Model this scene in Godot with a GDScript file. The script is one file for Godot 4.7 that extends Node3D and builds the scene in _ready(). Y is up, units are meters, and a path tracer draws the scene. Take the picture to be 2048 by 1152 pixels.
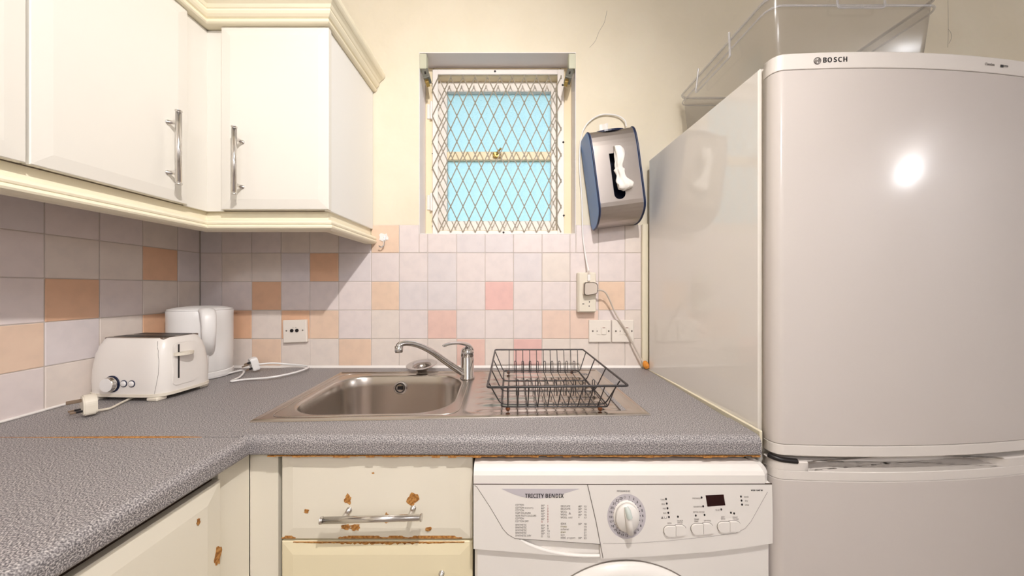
extends Node3D
# A small kitchen corner. Metres, y up; the tiled back wall is the plane z = 0, the left wall turns a little from square.

const TOP := 0.91          # worktop surface
const EYE := Vector3(0.0, 1.2125, 1.2365)

var M := {}
var names := {}
var font := SystemFont.new()
var font_bold := SystemFont.new()
var rng := RandomNumberGenerator.new()


# ---------------------------------------------------------------- helpers: names, things, parts
func numbered(called: String) -> String:
	if not names.has(called):
		names[called] = 0
		return called
	names[called] += 1
	return "%s_%03d" % [called, names[called]]

func thing(called: String, label: String, category: String, at := Vector3.ZERO, turn := Vector3.ZERO, group := "") -> Node3D:
	var o := Node3D.new()
	o.name = numbered(called)
	add_child(o)
	o.position = at
	o.rotation = turn
	tag(o, label, category, group)
	return o

func tag(o: Node3D, label: String, category: String, group := "") -> void:
	o.set_meta("label", label)
	o.set_meta("category", category)
	if group:
		o.set_meta("group", group)

func shape() -> SurfaceTool:
	var st := SurfaceTool.new()
	st.begin(Mesh.PRIMITIVE_TRIANGLES)
	st.set_smooth_group(-1)
	return st

# one named mesh under a parent; shapes drawn in the world's axes unless own is true (then in the parent's)
func part(called: String, st: SurfaceTool, mat: Material, parent: Node3D = self, own := false, label := "") -> MeshInstance3D:
	st.generate_normals()
	var me: ArrayMesh = st.commit()
	if not own and parent != self:
		var moved := SurfaceTool.new()
		moved.append_from(me, 0, parent.global_transform.affine_inverse())
		me = moved.commit()
	var o := MeshInstance3D.new()
	o.name = numbered(called) if parent == self else called
	o.mesh = me
	o.material_override = mat
	parent.add_child(o, true)
	if label:
		o.set_meta("label", label)
	return o

func single(called: String, st: SurfaceTool, mat: Material, label: String, category: String, group := "") -> MeshInstance3D:
	var o := part(called, st, mat)
	tag(o, label, category, group)
	return o

func struct(called: String, st: SurfaceTool, mat: Material, label: String) -> MeshInstance3D:
	var o := part(called, st, mat)
	o.set_meta("kind", "structure")
	tag(o, label, called.get_slice("_", 0))
	return o

func words(said: String, cap: float, at: Vector3, mat: Material, parent: Node3D, bold := false, align := HORIZONTAL_ALIGNMENT_LEFT, squeeze := 1.0, leading := 0.0, turn := 0.0) -> void:
	var t := TextMesh.new()
	t.text = said
	t.font = font_bold if bold else font
	t.font_size = 40
	t.pixel_size = cap / (0.714 * 40.0)
	t.depth = 0.0003
	t.curve_step = 1.0
	t.horizontal_alignment = align
	t.vertical_alignment = VERTICAL_ALIGNMENT_TOP if said.contains("\n") else VERTICAL_ALIGNMENT_CENTER
	t.line_spacing = leading
	var o := MeshInstance3D.new()
	o.name = "printed_text"
	o.mesh = t
	o.material_override = mat
	o.position = at
	o.rotation.z = turn
	o.scale.x = squeeze
	parent.add_child(o, true)


# ---------------------------------------------------------------- helpers: geometry
func tri(st: SurfaceTool, a: Vector3, b: Vector3, c: Vector3) -> void:   # counter-clockwise seen from outside
	st.add_vertex(a)
	st.add_vertex(c)
	st.add_vertex(b)

func face(st: SurfaceTool, p: Array, inside: Vector3) -> void:
	var n: Vector3 = (p[1] - p[0]).cross(p[2] - p[0])
	var q := p.duplicate()
	if n.dot(p[0] - inside) < 0.0:
		q.reverse()
	for i in range(1, q.size() - 1):
		tri(st, q[0], q[i], q[i + 1])

func box(st: SurfaceTool, lo: Vector3, hi: Vector3, bevel := 0.0, xf := Transform3D()) -> void:
	var c := (lo + hi) / 2.0
	var h := (hi - lo) / 2.0
	var b := minf(bevel, minf(h.x, minf(h.y, h.z)) * 0.98)
	st.set_smooth_group(-1)
	var at := func(axis: int, s: Vector3) -> Vector3:
		var e := h - Vector3(b, b, b)
		e[axis] = h[axis]
		return xf * (c + e * s)
	var mid := xf * c
	for axis in 3:
		var u := (axis + 1) % 3
		var v := (axis + 2) % 3
		for s in [-1.0, 1.0]:
			var q := []
			for k in [[-1, -1], [1, -1], [1, 1], [-1, 1]]:
				var sg := Vector3.ZERO
				sg[axis] = s
				sg[u] = k[0]
				sg[v] = k[1]
				q.append(at.call(axis, sg))
			face(st, q, mid)
			if b > 0.0:
				for s2 in [-1.0, 1.0]:      # the edge between this face and the next axis' face
					var e1 := Vector3.ZERO
					e1[axis] = s
					e1[u] = s2
					var e2 := e1
					e1[v] = -1.0
					e2[v] = 1.0
					face(st, [at.call(axis, e1), at.call(axis, e2), at.call(u, e2), at.call(u, e1)], mid)
	if b > 0.0:
		for i in 8:
			var sg := Vector3(1 if i & 1 else -1, 1 if i & 2 else -1, 1 if i & 4 else -1)
			face(st, [at.call(0, sg), at.call(1, sg), at.call(2, sg)], mid)

# skin between rings of equal length; the side is found from the enclosed volume unless flip is 0 or 1
func loft(st: SurfaceTool, rings: Array, closed := true, caps := true, smooth := true, flip := -1) -> void:
	var n: int = rings[0].size()
	var m := n if closed else n - 1
	var mid := Vector3.ZERO
	for r in rings:
		for p in r:
			mid += p
	mid /= float(rings.size() * n)
	var tris := []
	for i in rings.size() - 1:
		for j in m:
			var k := (j + 1) % n
			var a: Vector3 = rings[i][j]
			var b: Vector3 = rings[i][k]
			var c: Vector3 = rings[i + 1][k]
			var d: Vector3 = rings[i + 1][j]
			tris.append([a, b, c])
			tris.append([a, c, d])
	var volume := 0.0
	for t in tris:
		volume += (t[0] - mid).dot((t[1] - mid).cross(t[2] - mid))
	var back := volume < 0.0 if flip < 0 else flip == 1
	st.set_smooth_group(1 if smooth else -1)
	for t in tris:
		if back:
			tri(st, t[0], t[2], t[1])
		else:
			tri(st, t[0], t[1], t[2])
	st.set_smooth_group(-1)
	if caps and closed:
		for e in [0, rings.size() - 1]:
			var r: Array = rings[e]
			var c := Vector3.ZERO
			for p in r:
				c += p
			c /= float(n)
			var other: Array = rings[1 if e == 0 else e - 1]
			var oc := Vector3.ZERO
			for p in other:
				oc += p
			oc /= float(n)
			for j in n:
				if r[j].distance_squared_to(r[(j + 1) % n]) > 1e-14:
					var nn: Vector3 = (r[j] - c).cross(r[(j + 1) % n] - c)
					if nn.dot(c - oc) < 0.0:
						tri(st, c, r[(j + 1) % n], r[j])
					else:
						tri(st, c, r[j], r[(j + 1) % n])

func tube(st: SurfaceTool, pts: Array, radius, segs := 8, closed := false, flat := 1.0) -> void:
	var rings := []
	var n := pts.size()
	var up := Vector3.ZERO
	for i in n:
		var before: Vector3 = pts[(i - 1 + n) % n] if closed or i > 0 else pts[i]
		var after: Vector3 = pts[(i + 1) % n] if closed or i < n - 1 else pts[i]
		var t := (after - before).normalized()
		if up == Vector3.ZERO:
			up = t.cross(Vector3.RIGHT if absf(t.y) > 0.9 else Vector3.UP).cross(t).normalized()
		up = (up - t * up.dot(t)).normalized()
		var side := t.cross(up)
		var r: float = radius[i] if radius is Array else radius
		var ring := []
		for k in segs:
			var a := TAU * k / segs
			ring.append(pts[i] + side * cos(a) * r + up * sin(a) * r * flat)
		rings.append(ring)
	if closed:
		rings.append(rings[0])
	loft(st, rings, true, not closed)

# a smooth run of points through the given ones
func curve(pts: Array, each := 6, closed := false) -> Array:
	var out := []
	var n := pts.size()
	for i in (n if closed else n - 1):
		var a: Vector3 = pts[(i - 1 + n) % n] if closed or i > 0 else pts[0]
		var b: Vector3 = pts[i]
		var c: Vector3 = pts[(i + 1) % n]
		var d: Vector3 = pts[(i + 2) % n] if closed or i < n - 2 else pts[n - 1]
		for k in each:
			out.append(b.cubic_interpolate(c, a, d, float(k) / each))
	if not closed:
		out.append(pts[n - 1])
	return out

func rounded_path(pts: Array, r: float, closed := false, each := 4) -> Array:
	var out := []
	var n := pts.size()
	for i in n:
		if not closed and (i == 0 or i == n - 1):
			out.append(pts[i])
			continue
		var p: Vector3 = pts[i]
		var a: Vector3 = p + (pts[(i - 1 + n) % n] - p).normalized() * r
		var b: Vector3 = p + (pts[(i + 1) % n] - p).normalized() * r
		for k in each + 1:
			var t := float(k) / each
			out.append(a.lerp(p, t).lerp(p.lerp(b, t), t))
	return out

func lathe(st: SurfaceTool, profile: Array, xf := Transform3D(), segs := 32, smooth := true) -> void:
	var rings := []
	for p in profile:
		var ring := []
		for k in segs:
			var a := TAU * k / segs
			ring.append(xf * Vector3(cos(a) * maxf(p.x, 1e-5), p.y, sin(a) * maxf(p.x, 1e-5)))
		rings.append(ring)
	loft(st, rings, true, false, smooth)

# a turned shape whose axis points along +z
func facing(at: Vector3, turn := Basis()) -> Transform3D:
	return Transform3D(turn * Basis(Vector3.RIGHT, PI / 2), at)

func prism(st: SurfaceTool, poly: PackedVector2Array, z0: float, z1: float, xf := Transform3D()) -> void:
	var p := poly
	if Geometry2D.is_polygon_clockwise(p):
		p = p.duplicate()
		p.reverse()
	var idx := Geometry2D.triangulate_polygon(p)
	st.set_smooth_group(-1)
	for i in range(0, idx.size(), 3):
		var a := p[idx[i]]
		var b := p[idx[i + 1]]
		var c := p[idx[i + 2]]
		if (b - a).cross(c - a) < 0.0:
			var s := b
			b = c
			c = s
		tri(st, xf * Vector3(a.x, a.y, z1), xf * Vector3(b.x, b.y, z1), xf * Vector3(c.x, c.y, z1))
		tri(st, xf * Vector3(a.x, a.y, z0), xf * Vector3(c.x, c.y, z0), xf * Vector3(b.x, b.y, z0))
	for i in p.size():
		var a := p[i]
		var b := p[(i + 1) % p.size()]
		var q0 := xf * Vector3(a.x, a.y, z0)
		var q1 := xf * Vector3(b.x, b.y, z0)
		var q2 := xf * Vector3(b.x, b.y, z1)
		var q3 := xf * Vector3(a.x, a.y, z1)
		tri(st, q0, q1, q2)
		tri(st, q0, q2, q3)

# a moulding: profile (outwards, up) carried along a level path with mitred corners
func moulding(st: SurfaceTool, profile: Array, path: Array, y: float) -> void:
	var rings := []
	for i in path.size():
		var o1 := Vector2.ZERO
		var o2 := Vector2.ZERO
		if i > 0:
			var t: Vector2 = (path[i] - path[i - 1]).normalized()
			o1 = Vector2(-t.y, t.x)
		if i < path.size() - 1:
			var t: Vector2 = (path[i + 1] - path[i]).normalized()
			o2 = Vector2(-t.y, t.x)
		if i == 0:
			o1 = o2
		if i == path.size() - 1:
			o2 = o1
		var m := (o1 + o2) / (1.0 + o1.dot(o2))
		var ring := []
		for p in profile:
			ring.append(Vector3(path[i].x + m.x * p.x, y + p.y, path[i].y + m.y * p.x))
		rings.append(ring)
	loft(st, rings, true, true, false)

func rounded_rect(hw: float, hh: float, r: float, each := 6) -> PackedVector2Array:
	var out := PackedVector2Array()
	for q in 4:
		var cx := (hw - r) * (1 if q == 0 or q == 3 else -1)
		var cy := (hh - r) * (1 if q < 2 else -1)
		for k in each + 1:
			var a := PI / 2 * (q + float(k) / each)
			out.append(Vector2(cx + cos(a) * r, cy + sin(a) * r))
	return out

func disc(cx: float, cy: float, rx: float, ry: float, n := 20) -> PackedVector2Array:
	var out := PackedVector2Array()
	for k in n:
		out.append(Vector2(cx + cos(TAU * k / n) * rx, cy + sin(TAU * k / n) * ry))
	return out

func blob(cx: float, cy: float, rx: float, ry: float, n := 16) -> PackedVector2Array:
	var out := PackedVector2Array()
	for k in n:
		var s := rng.randf_range(0.6, 1.15)
		out.append(Vector2(cx + cos(TAU * k / n) * rx * s, cy + sin(TAU * k / n) * ry * s))
	return out

# a door or drawer front whose edge slopes up to a flat middle: own axes, x across, y up, +z out
func slab_front(st: SurfaceTool, w: float, h: float, t: float, border: float, rise: float, xf: Transform3D) -> void:
	var rings := []
	for k in [[0.0, 0.0], [0.0, t - rise - 0.0015], [0.0015, t - rise], [border, t], [border + 0.001, t]]:
		var ring := []
		for c in [[0, 0], [1, 0], [1, 1], [0, 1]]:
			ring.append(xf * Vector3(lerpf(k[0], w - k[0], c[0]), lerpf(k[0], h - k[0], c[1]), k[1]))
		rings.append(ring)
	loft(st, rings, true, true, false)

func grid(st: SurfaceTool, f: Callable, nu: int, nv: int, flip := false) -> void:
	var rings := []
	for i in nu + 1:
		var row := []
		for j in nv + 1:
			row.append(f.call(float(i) / nu, float(j) / nv))
		rings.append(row)
	loft(st, rings, false, false, true, 1 if flip else 0)


# ---------------------------------------------------------------- materials
func rgb(r: int, g: int, b: int) -> Color:
	return Color(r / 255.0, g / 255.0, b / 255.0)

func mat(called: String, c: Color, rough := 0.5, metal := 0.0, spec := 0.5) -> StandardMaterial3D:
	var m := StandardMaterial3D.new()
	m.resource_name = called
	m.albedo_color = c
	m.roughness = rough
	m.metallic = metal
	m.metallic_specular = spec
	M[called] = m
	return m

func noise_tex(freq: float, cols: Array, size := 512, kind := FastNoiseLite.TYPE_SIMPLEX_SMOOTH, octaves := 3, sd := 1) -> NoiseTexture2D:
	var n := FastNoiseLite.new()
	n.noise_type = kind
	n.frequency = freq
	n.fractal_octaves = octaves
	n.seed = sd
	var t := NoiseTexture2D.new()
	t.width = size
	t.height = size
	t.seamless = true
	t.noise = n
	var g := Gradient.new()
	var offs := PackedFloat32Array()
	var cc := PackedColorArray()
	for c in cols:
		offs.append(c[0])
		cc.append(c[1])
	g.offsets = offs
	g.colors = cc
	t.color_ramp = g
	return t

func textured(called: String, tex: Texture2D, per_metre: float, rough := 0.5, tint := Color.WHITE) -> StandardMaterial3D:
	var m := mat(called, tint, rough)
	m.albedo_texture = tex
	m.uv1_triplanar = true
	m.uv1_world_triplanar = true
	m.uv1_scale = Vector3(per_metre, per_metre, per_metre)
	return m

func make_materials() -> void:
	font.font_names = PackedStringArray(["Droid Sans"])
	font_bold.font_names = PackedStringArray(["Droid Sans"])
	font_bold.font_weight = 700
	textured("plaster", noise_tex(0.01, [[0.0, rgb(228, 218, 195)], [0.5, rgb(231, 221, 199)], [1.0, rgb(233, 224, 203)]], 512, FastNoiseLite.TYPE_SIMPLEX_SMOOTH, 4, 3), 0.8, 0.75)
	M.plaster.heightmap_enabled = true
	M.plaster.heightmap_texture = noise_tex(0.05, [[0.0, Color.BLACK], [1.0, Color.WHITE]], 512, FastNoiseLite.TYPE_SIMPLEX_SMOOTH, 3, 9)
	M.plaster.heightmap_scale = 0.06
	mat("ceiling_paint", rgb(244, 242, 240), 0.9)
	textured("floor_vinyl", noise_tex(0.03, [[0.0, rgb(150, 138, 126)], [1.0, rgb(184, 172, 160)]], 256), 2.0, 0.6)
	mat("grout", rgb(200, 190, 182), 0.9)
	mat("silicone", rgb(240, 235, 230), 0.5)
	var tile_cols := {"tile_white": rgb(232, 221, 218), "tile_cream": rgb(233, 222, 213), "tile_grey": rgb(226, 218, 218), "tile_peach": rgb(236, 208, 184), "tile_pale_peach": rgb(236, 210, 194), "tile_orange": rgb(230, 187, 154), "tile_pink": rgb(234, 200, 188), "tile_rose": rgb(236, 194, 187)}
	var mottled := noise_tex(0.012, [[0.0, rgb(245, 245, 246)], [0.5, rgb(252, 251, 251)], [1.0, Color.WHITE]], 512, FastNoiseLite.TYPE_SIMPLEX_SMOOTH, 5, 21)
	for k in tile_cols:
		textured(k, mottled, 3.0, 0.28, tile_cols[k])
	mat("cabinet", rgb(229, 225, 216), 0.38)
	mat("cabinet_side", rgb(236, 234, 230), 0.4)
	mat("cabinet_trim", rgb(240, 231, 206), 0.42)
	mat("base_front", rgb(236, 229, 212), 0.4)
	mat("base_front_yellow", rgb(238, 226, 192), 0.4)
	mat("carcass", rgb(216, 205, 184), 0.7)
	textured("chipboard", noise_tex(0.08, [[0.0, rgb(116, 72, 34)], [0.5, rgb(176, 120, 58)], [1.0, rgb(214, 168, 104)]], 256), 6.0, 0.95)
	mat("dark_gap", rgb(62, 46, 34), 0.9)
	textured("worktop_laminate", noise_tex(0.13, [[0.0, rgb(48, 46, 50)], [0.38, rgb(112, 108, 110)], [0.55, rgb(152, 147, 147)], [0.70, rgb(196, 190, 187)], [1.0, rgb(224, 218, 213)]], 1024, FastNoiseLite.TYPE_SIMPLEX_SMOOTH, 2, 5), 2.8, 0.5)
	mat("steel", rgb(196, 188, 180), 0.24, 1.0)
	mat("chrome", rgb(206, 204, 204), 0.05, 1.0)
	mat("satin", rgb(216, 212, 208), 0.2, 1.0)
	mat("brushed", rgb(172, 164, 158), 0.32, 1.0)
	mat("reveal_paint", rgb(236, 230, 230), 0.5)
	mat("white_plastic", rgb(238, 236, 234), 0.35)
	mat("appliance", rgb(236, 231, 225), 0.3)
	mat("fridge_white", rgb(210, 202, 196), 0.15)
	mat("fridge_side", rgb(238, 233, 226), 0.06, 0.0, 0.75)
	mat("fridge_trim", rgb(226, 219, 212), 0.4)
	mat("old_white", rgb(228, 220, 204), 0.45)
	mat("switch_white", rgb(236, 228, 218), 0.35)
	mat("black", rgb(24, 20, 22), 0.4)
	mat("print_black", rgb(26, 22, 24), 0.6)
	mat("print_grey", rgb(120, 112, 108), 0.6)
	mat("print_light", rgb(168, 160, 156), 0.6)
	mat("print_red", rgb(180, 110, 104), 0.6)
	mat("print_olive", rgb(150, 140, 96), 0.6)
	mat("seam", rgb(120, 112, 104), 0.7)
	mat("panel_grey", rgb(198, 192, 196), 0.4)
	mat("display", rgb(40, 8, 10), 0.15)
	mat("wire", rgb(58, 54, 54), 0.4, 0.3)
	mat("rust", rgb(112, 64, 34), 0.8)
	mat("blue", rgb(58, 112, 176), 0.28)
	mat("navy", rgb(20, 30, 62), 0.35)
	mat("tissue", rgb(244, 240, 234), 0.9)
	M.tissue.backlight_enabled = true
	M.tissue.backlight = Color(0.25, 0.25, 0.25)
	mat("foam", rgb(226, 148, 60), 0.9)
	mat("frame_paint", rgb(240, 233, 226), 0.45)
	mat("grille_paint", rgb(142, 132, 114), 0.5)
	mat("frame_cream", rgb(238, 222, 188), 0.5)
	mat("bracket_metal", rgb(206, 206, 184), 0.4, 0.2)
	mat("bracket_dark", rgb(120, 120, 112), 0.45, 0.4)
	mat("brass", rgb(190, 160, 96), 0.35, 0.9)
	mat("pin", rgb(170, 150, 130), 0.3, 0.9)
	mat("smoke", rgb(196, 204, 198), 0.2)
	var glass := mat("frosted_glass", Color(rgb(214, 231, 234), 0.0), 0.55)
	glass.heightmap_enabled = true
	glass.heightmap_texture = M.plaster.heightmap_texture
	glass.heightmap_scale = 0.15
	glass.uv1_triplanar = true
	glass.uv1_world_triplanar = true
	glass.uv1_scale = Vector3(5, 5, 5)
	glass.refraction_enabled = true
	glass.refraction_scale = 0.05
	var clear := mat("clear_plastic", Color(rgb(124, 114, 104), 0.25), 0.2)
	clear.transparency = BaseMaterial3D.TRANSPARENCY_ALPHA
	var rim := mat("clear_rim", Color(rgb(220, 220, 226), 0.3), 0.2)
	rim.transparency = BaseMaterial3D.TRANSPARENCY_ALPHA
	var lamp := mat("lamp_glow", rgb(255, 250, 240), 0.5)
	lamp.emission_enabled = true
	lamp.emission = rgb(255, 238, 214)
	lamp.emission_energy_multiplier = 6.0
	var lamp2 := mat("lamp_glow_cool", rgb(255, 252, 250), 0.5)
	lamp2.emission_enabled = true
	lamp2.emission = rgb(255, 246, 236)
	lamp2.emission_energy_multiplier = 6.0


func _ready() -> void:
	rng.seed = 7
	var cam := Camera3D.new()
	cam.name = "camera"
	cam.fov = 83.1
	cam.near = 0.02
	cam.position = EYE
	add_child(cam)
	cam.current = true
	var env := Environment.new()
	env.background_mode = Environment.BG_SKY
	var sky := Sky.new()
	var sm := ProceduralSkyMaterial.new()
	sm.sky_top_color = rgb(188, 219, 226)
	sm.sky_horizon_color = rgb(205, 238, 250)
	sm.ground_horizon_color = rgb(205, 238, 250)
	sm.ground_bottom_color = rgb(180, 215, 225)
	sm.sky_energy_multiplier = 1.0
	sm.ground_energy_multiplier = 1.0
	sky.sky_material = sm
	env.sky = sky
	env.background_energy_multiplier = 1.75
	env.tonemap_mode = Environment.TONE_MAPPER_LINEAR
	env.tonemap_exposure = 1.0
	env.sdfgi_enabled = true
	env.ssao_enabled = true
	env.ssil_enabled = true
	var we := WorldEnvironment.new()
	we.name = "environment"
	we.environment = env
	add_child(we)
	make_materials()
	ceiling_lamp("ceiling_lamp", "small round ceiling lamp above the worktop corner, warm white", Vector3(0.2, 2.42, 1.38), 0.04, M.lamp_glow, rgb(255, 249, 245), LAMP_NEAR, Vector3(-0.65, 0.95, 0.3))
	ceiling_lamp("ceiling_lamp", "large round ceiling lamp at the far right end of the room", Vector3(3.6, 2.42, 2.6), 0.15, M.lamp_glow_cool, rgb(250, 250, 255), LAMP_FAR)
	ceiling_lamp("ceiling_lamp", "round ceiling lamp behind the viewer", Vector3(0.35, 2.42, 2.75), 0.14, M.lamp_glow_cool, rgb(250, 249, 255), LAMP_BACK)
	room()
	back_tiles()
	left_tiles()
	window_and_grille()
	wall_cabinets()
	worktops()
	base_units()
	washing_machine()
	fridge()
	storage_box()
	sink()
	tap()
	strainer()
	dish_rack()
	toaster()
	kettle()
	plugs_and_sockets()
	dispenser()
	small_things()

const LAMP_BACK := 0.75
const LAMP_NEAR := 2.35
const LAMP_FAR := 0.55

func ceiling_lamp(called: String, label: String, at: Vector3, r: float, glow: Material, colour: Color, energy: float, aim := Vector3.ZERO) -> void:
	var t := thing(called, label, "lamp", at)
	var st := shape()
	lathe(st, [Vector2(0, 0), Vector2(r * 1.3, 0), Vector2(r * 1.3, -0.012), Vector2(r * 1.15, -0.02), Vector2(0, -0.02)], Transform3D(), 32, false)
	part("lamp_base", st, M.white_plastic, t, true)
	st = shape()
	var prof := []
	for k in 9:
		var a := PI / 2 * k / 8.0
		prof.append(Vector2(cos(a) * r, -0.021 - sin(a) * r * 0.5))
	prof.push_front(Vector2(0, -0.021))
	lathe(st, prof, Transform3D(), 32)
	part("lamp_glow", st, glow, t, true)
	var l: Light3D
	if aim == Vector3.ZERO:
		var omni := OmniLight3D.new()
		omni.omni_range = 9.0
		omni.omni_attenuation = 2.0
		l = omni
	else:
		var spot := SpotLight3D.new()
		spot.spot_range = 9.0
		spot.spot_attenuation = 2.0
		spot.spot_angle = 68.0
		spot.spot_angle_attenuation = 1.0
		l = spot
	l.name = "lamp_light"
	l.position = Vector3(0, -0.03 - r * 0.5 - r * 0.6, 0)
	l.light_color = colour
	l.light_energy = energy
	l.light_size = r * 0.45
	l.shadow_enabled = true
	t.add_child(l)
	if aim != Vector3.ZERO:
		l.look_at(aim)


# ---------------------------------------------------------------- the room
const WIN := [-0.354, 0.2435, 1.418, 2.1105]     # the window's hole: x from, x to, y from, y to

func room() -> void:
	var st := shape()
	box(st, Vector3(-1.6, 0, -0.25), Vector3(WIN[0], 2.42, -0.003))
	box(st, Vector3(WIN[1], 0, -0.25), Vector3(4.4, 2.42, -0.003))
	box(st, Vector3(WIN[0], 0, -0.25), Vector3(WIN[1], WIN[2], -0.003))
	box(st, Vector3(WIN[0], WIN[3], -0.25), Vector3(WIN[1], 2.42, -0.003))
	var wb := struct("wall_back", st, M.plaster, "cream plastered back wall around the barred window, tiled below")
	var crack := [[[0.362, 2.27], [0.352, 2.225], [0.332, 2.19], [0.318, 2.155], [0.296, 2.13]], [[1.6625, 2.32], [1.664, 2.2], [1.662, 2.13]], [[1.664, 2.2], [1.674, 2.185], [1.676, 2.165], [1.666, 2.145]]]
	for c in crack:
		var pts := []
		for p in c:
			pts.append(Vector3(p[0], p[1], -0.003))
		st = shape()
		tube(st, curve(pts, 4), 0.0005, 5)
		part("plaster_crack", st, M.seam, wb)
	st = shape()
	box(st, Vector3(-0.12, 0, 0), Vector3(0, 2.42, 3.6))
	var wl := struct("wall_left", st, M.plaster, "left wall, tiled between worktop and wall cabinets")
	wl.position = Vector3(-1.190, 0, -0.01)
	wl.rotation.y = LEFT_TURN
	st = shape()
	box(st, Vector3(4.4, 0, -0.25), Vector3(4.52, 2.42, 3.5))
	struct("wall_right", st, M.ceiling_paint, "plain right wall at the far end of the room")
	st = shape()
	box(st, Vector3(-1.7, 0, 3.4), Vector3(4.52, 2.42, 3.52))
	struct("wall_front", st, M.ceiling_paint, "plain wall behind the viewer")
	st = shape()
	box(st, Vector3(-1.7, -0.1, -0.25), Vector3(4.52, 0, 3.52))
	struct("floor", st, M.floor_vinyl, "brown vinyl floor")
	st = shape()
	box(st, Vector3(-1.7, 2.42, -0.25), Vector3(4.52, 2.52, 3.52))
	struct("ceiling", st, M.ceiling_paint, "white ceiling")
	st = shape()
	box(st, Vector3(0.4925, TOP, -0.003), Vector3(0.5165, 1.455, 0.012), 0.003)
	struct("trim_1", st, M.cabinet_trim, "cream upright batten between the tiles and the tall fridge")
	st = shape()
	moulding(st, [Vector2(0, 0), Vector2(0.006, 0), Vector2(0.003, 0.003), Vector2(0, 0.008)], [Vector2(-1.187, 0.0), Vector2(0.4925, 0.0)], TOP)
	struct("trim_2", st, M.silicone, "white sealant bead along the back of the worktop")
	st = shape()
	box(st, Vector3(0.5105, 0.872, 0.0), Vector3(0.5165, 0.9125, 0.56), 0.002, Transform3D(Basis(Vector3.UP, 0.03), Vector3(-0.006, 0, 0.01)))
	struct("trim_3", st, M.cabinet_trim, "cream edge strip between worktop and fridge")

const LEFT_TURN := 0.0835
const ROWS := [0.912, 1.0185, 1.1278, 1.237, 1.346, 1.4525]

func tile(parent: Node3D, m: Material, x0: float, x1: float, y0: float, y1: float, own: bool, xf := Transform3D()) -> void:
	var st := shape()
	var g := 0.0011
	var z := rng.randf_range(-0.0004, 0.0003)
	box(st, Vector3(x0 + g, y0 + g, -0.006), Vector3(x1 - g, y1 - g, z), 0.0012, xf)
	part("tile", st, m, parent, own)

func back_tiles() -> void:
	var wall: Node3D = get_node("wall_back")
	var st := shape()
	box(st, Vector3(-1.187, TOP, -0.0035), Vector3(0.4925, 1.418, -0.0018))
	box(st, Vector3(-1.187, 1.418, -0.0035), Vector3(WIN[0], 1.4525, -0.0018))
	box(st, Vector3(WIN[1], 1.418, -0.0035), Vector3(0.4925, 1.4525, -0.0018))
	part("grout", st, M.grout, wall)
	var xs := [-1.187, -1.105, -0.991, -0.879, -0.770, -0.660, -0.536, -0.430, -0.3215, -0.211, -0.1027, 0.0057, 0.114, 0.2207, 0.329, 0.430, 0.4915]
	var special := {"4 5": "tile_pale_peach", "4 7": "tile_pale_peach", "4 6": "tile_peach", "3 4": "tile_orange", "2 2": "tile_orange", "2 6": "tile_peach", "2 10": "tile_rose", "2 14": "tile_peach", "1 1": "tile_orange", "1 3": "tile_orange", "1 4": "tile_peach", "1 8": "tile_pink", "1 12": "tile_pale_peach", "1 13": "tile_pale_peach", "0 2": "tile_peach", "0 5": "tile_peach", "0 9": "tile_pink", "0 11": "tile_rose", "4 4": "tile_cream"}
	special.erase("4 5")
	special.erase("4 7")
	for r in 5:
		for c in xs.size() - 1:
			var key := "%d %d" % [r, c]
			var m: String = special.get(key, ["tile_white", "tile_white", "tile_grey", "tile_cream"][rng.randi() % 4] if r > 0 else "tile_cream")
			var y1: float = ROWS[r + 1]
			if r == 4 and xs[c + 1] > WIN[0] and xs[c] < WIN[1]:
				if xs[c] < WIN[0]:
					tile(wall, M[m], xs[c], WIN[0], ROWS[r], y1, false)
				if xs[c + 1] > WIN[1]:
					tile(wall, M[m], WIN[1], xs[c + 1], ROWS[r], y1, false)
				tile(wall, M[m], maxf(xs[c], WIN[0]), minf(xs[c + 1], WIN[1]), ROWS[r], WIN[2], false)
			else:
				tile(wall, M[m], xs[c], xs[c + 1], ROWS[r], y1, false)

# the left wall's own axes: z runs along the wall towards the viewer, +x is into the room
func left_tiles() -> void:
	var wall: Node3D = get_node("wall_left")
	var st := shape()
	box(st, Vector3(0, TOP, 0.0), Vector3(0.0012, 1.47, 1.6))
	part("grout", st, M.grout, wall, true)
	var zs := [0.012, 0.1005, 0.2185, 0.3340, 0.4485, 0.564, 0.680, 0.796, 0.912, 1.028]
	var special := {"3 1": "tile_orange", "2 3": "tile_orange", "1 1": "tile_orange", "1 4": "tile_peach", "0 3": "tile_cream", "4 2": "tile_pale_peach"}
	special.erase("4 2")
	var turn := Transform3D(Basis(Vector3.UP, PI / 2), Vector3(0.003, 0, 0))   # the tile's x along the wall, its face into the room
	for r in 5:
		for c in zs.size() - 1:
			var m: String = special.get("%d %d" % [r, c], ["tile_white", "tile_grey", "tile_white", "tile_cream"][rng.randi() % 4])
			tile(wall, M[m], -zs[c + 1], -zs[c], ROWS[r], ROWS[r + 1], true, turn)
	st = shape()
	box(st, Vector3(0, TOP, 0.0), Vector3(0.008, TOP + 0.006, 1.6), 0.002)
	part("sealant_bead", st, M.silicone, wall, true)


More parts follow.
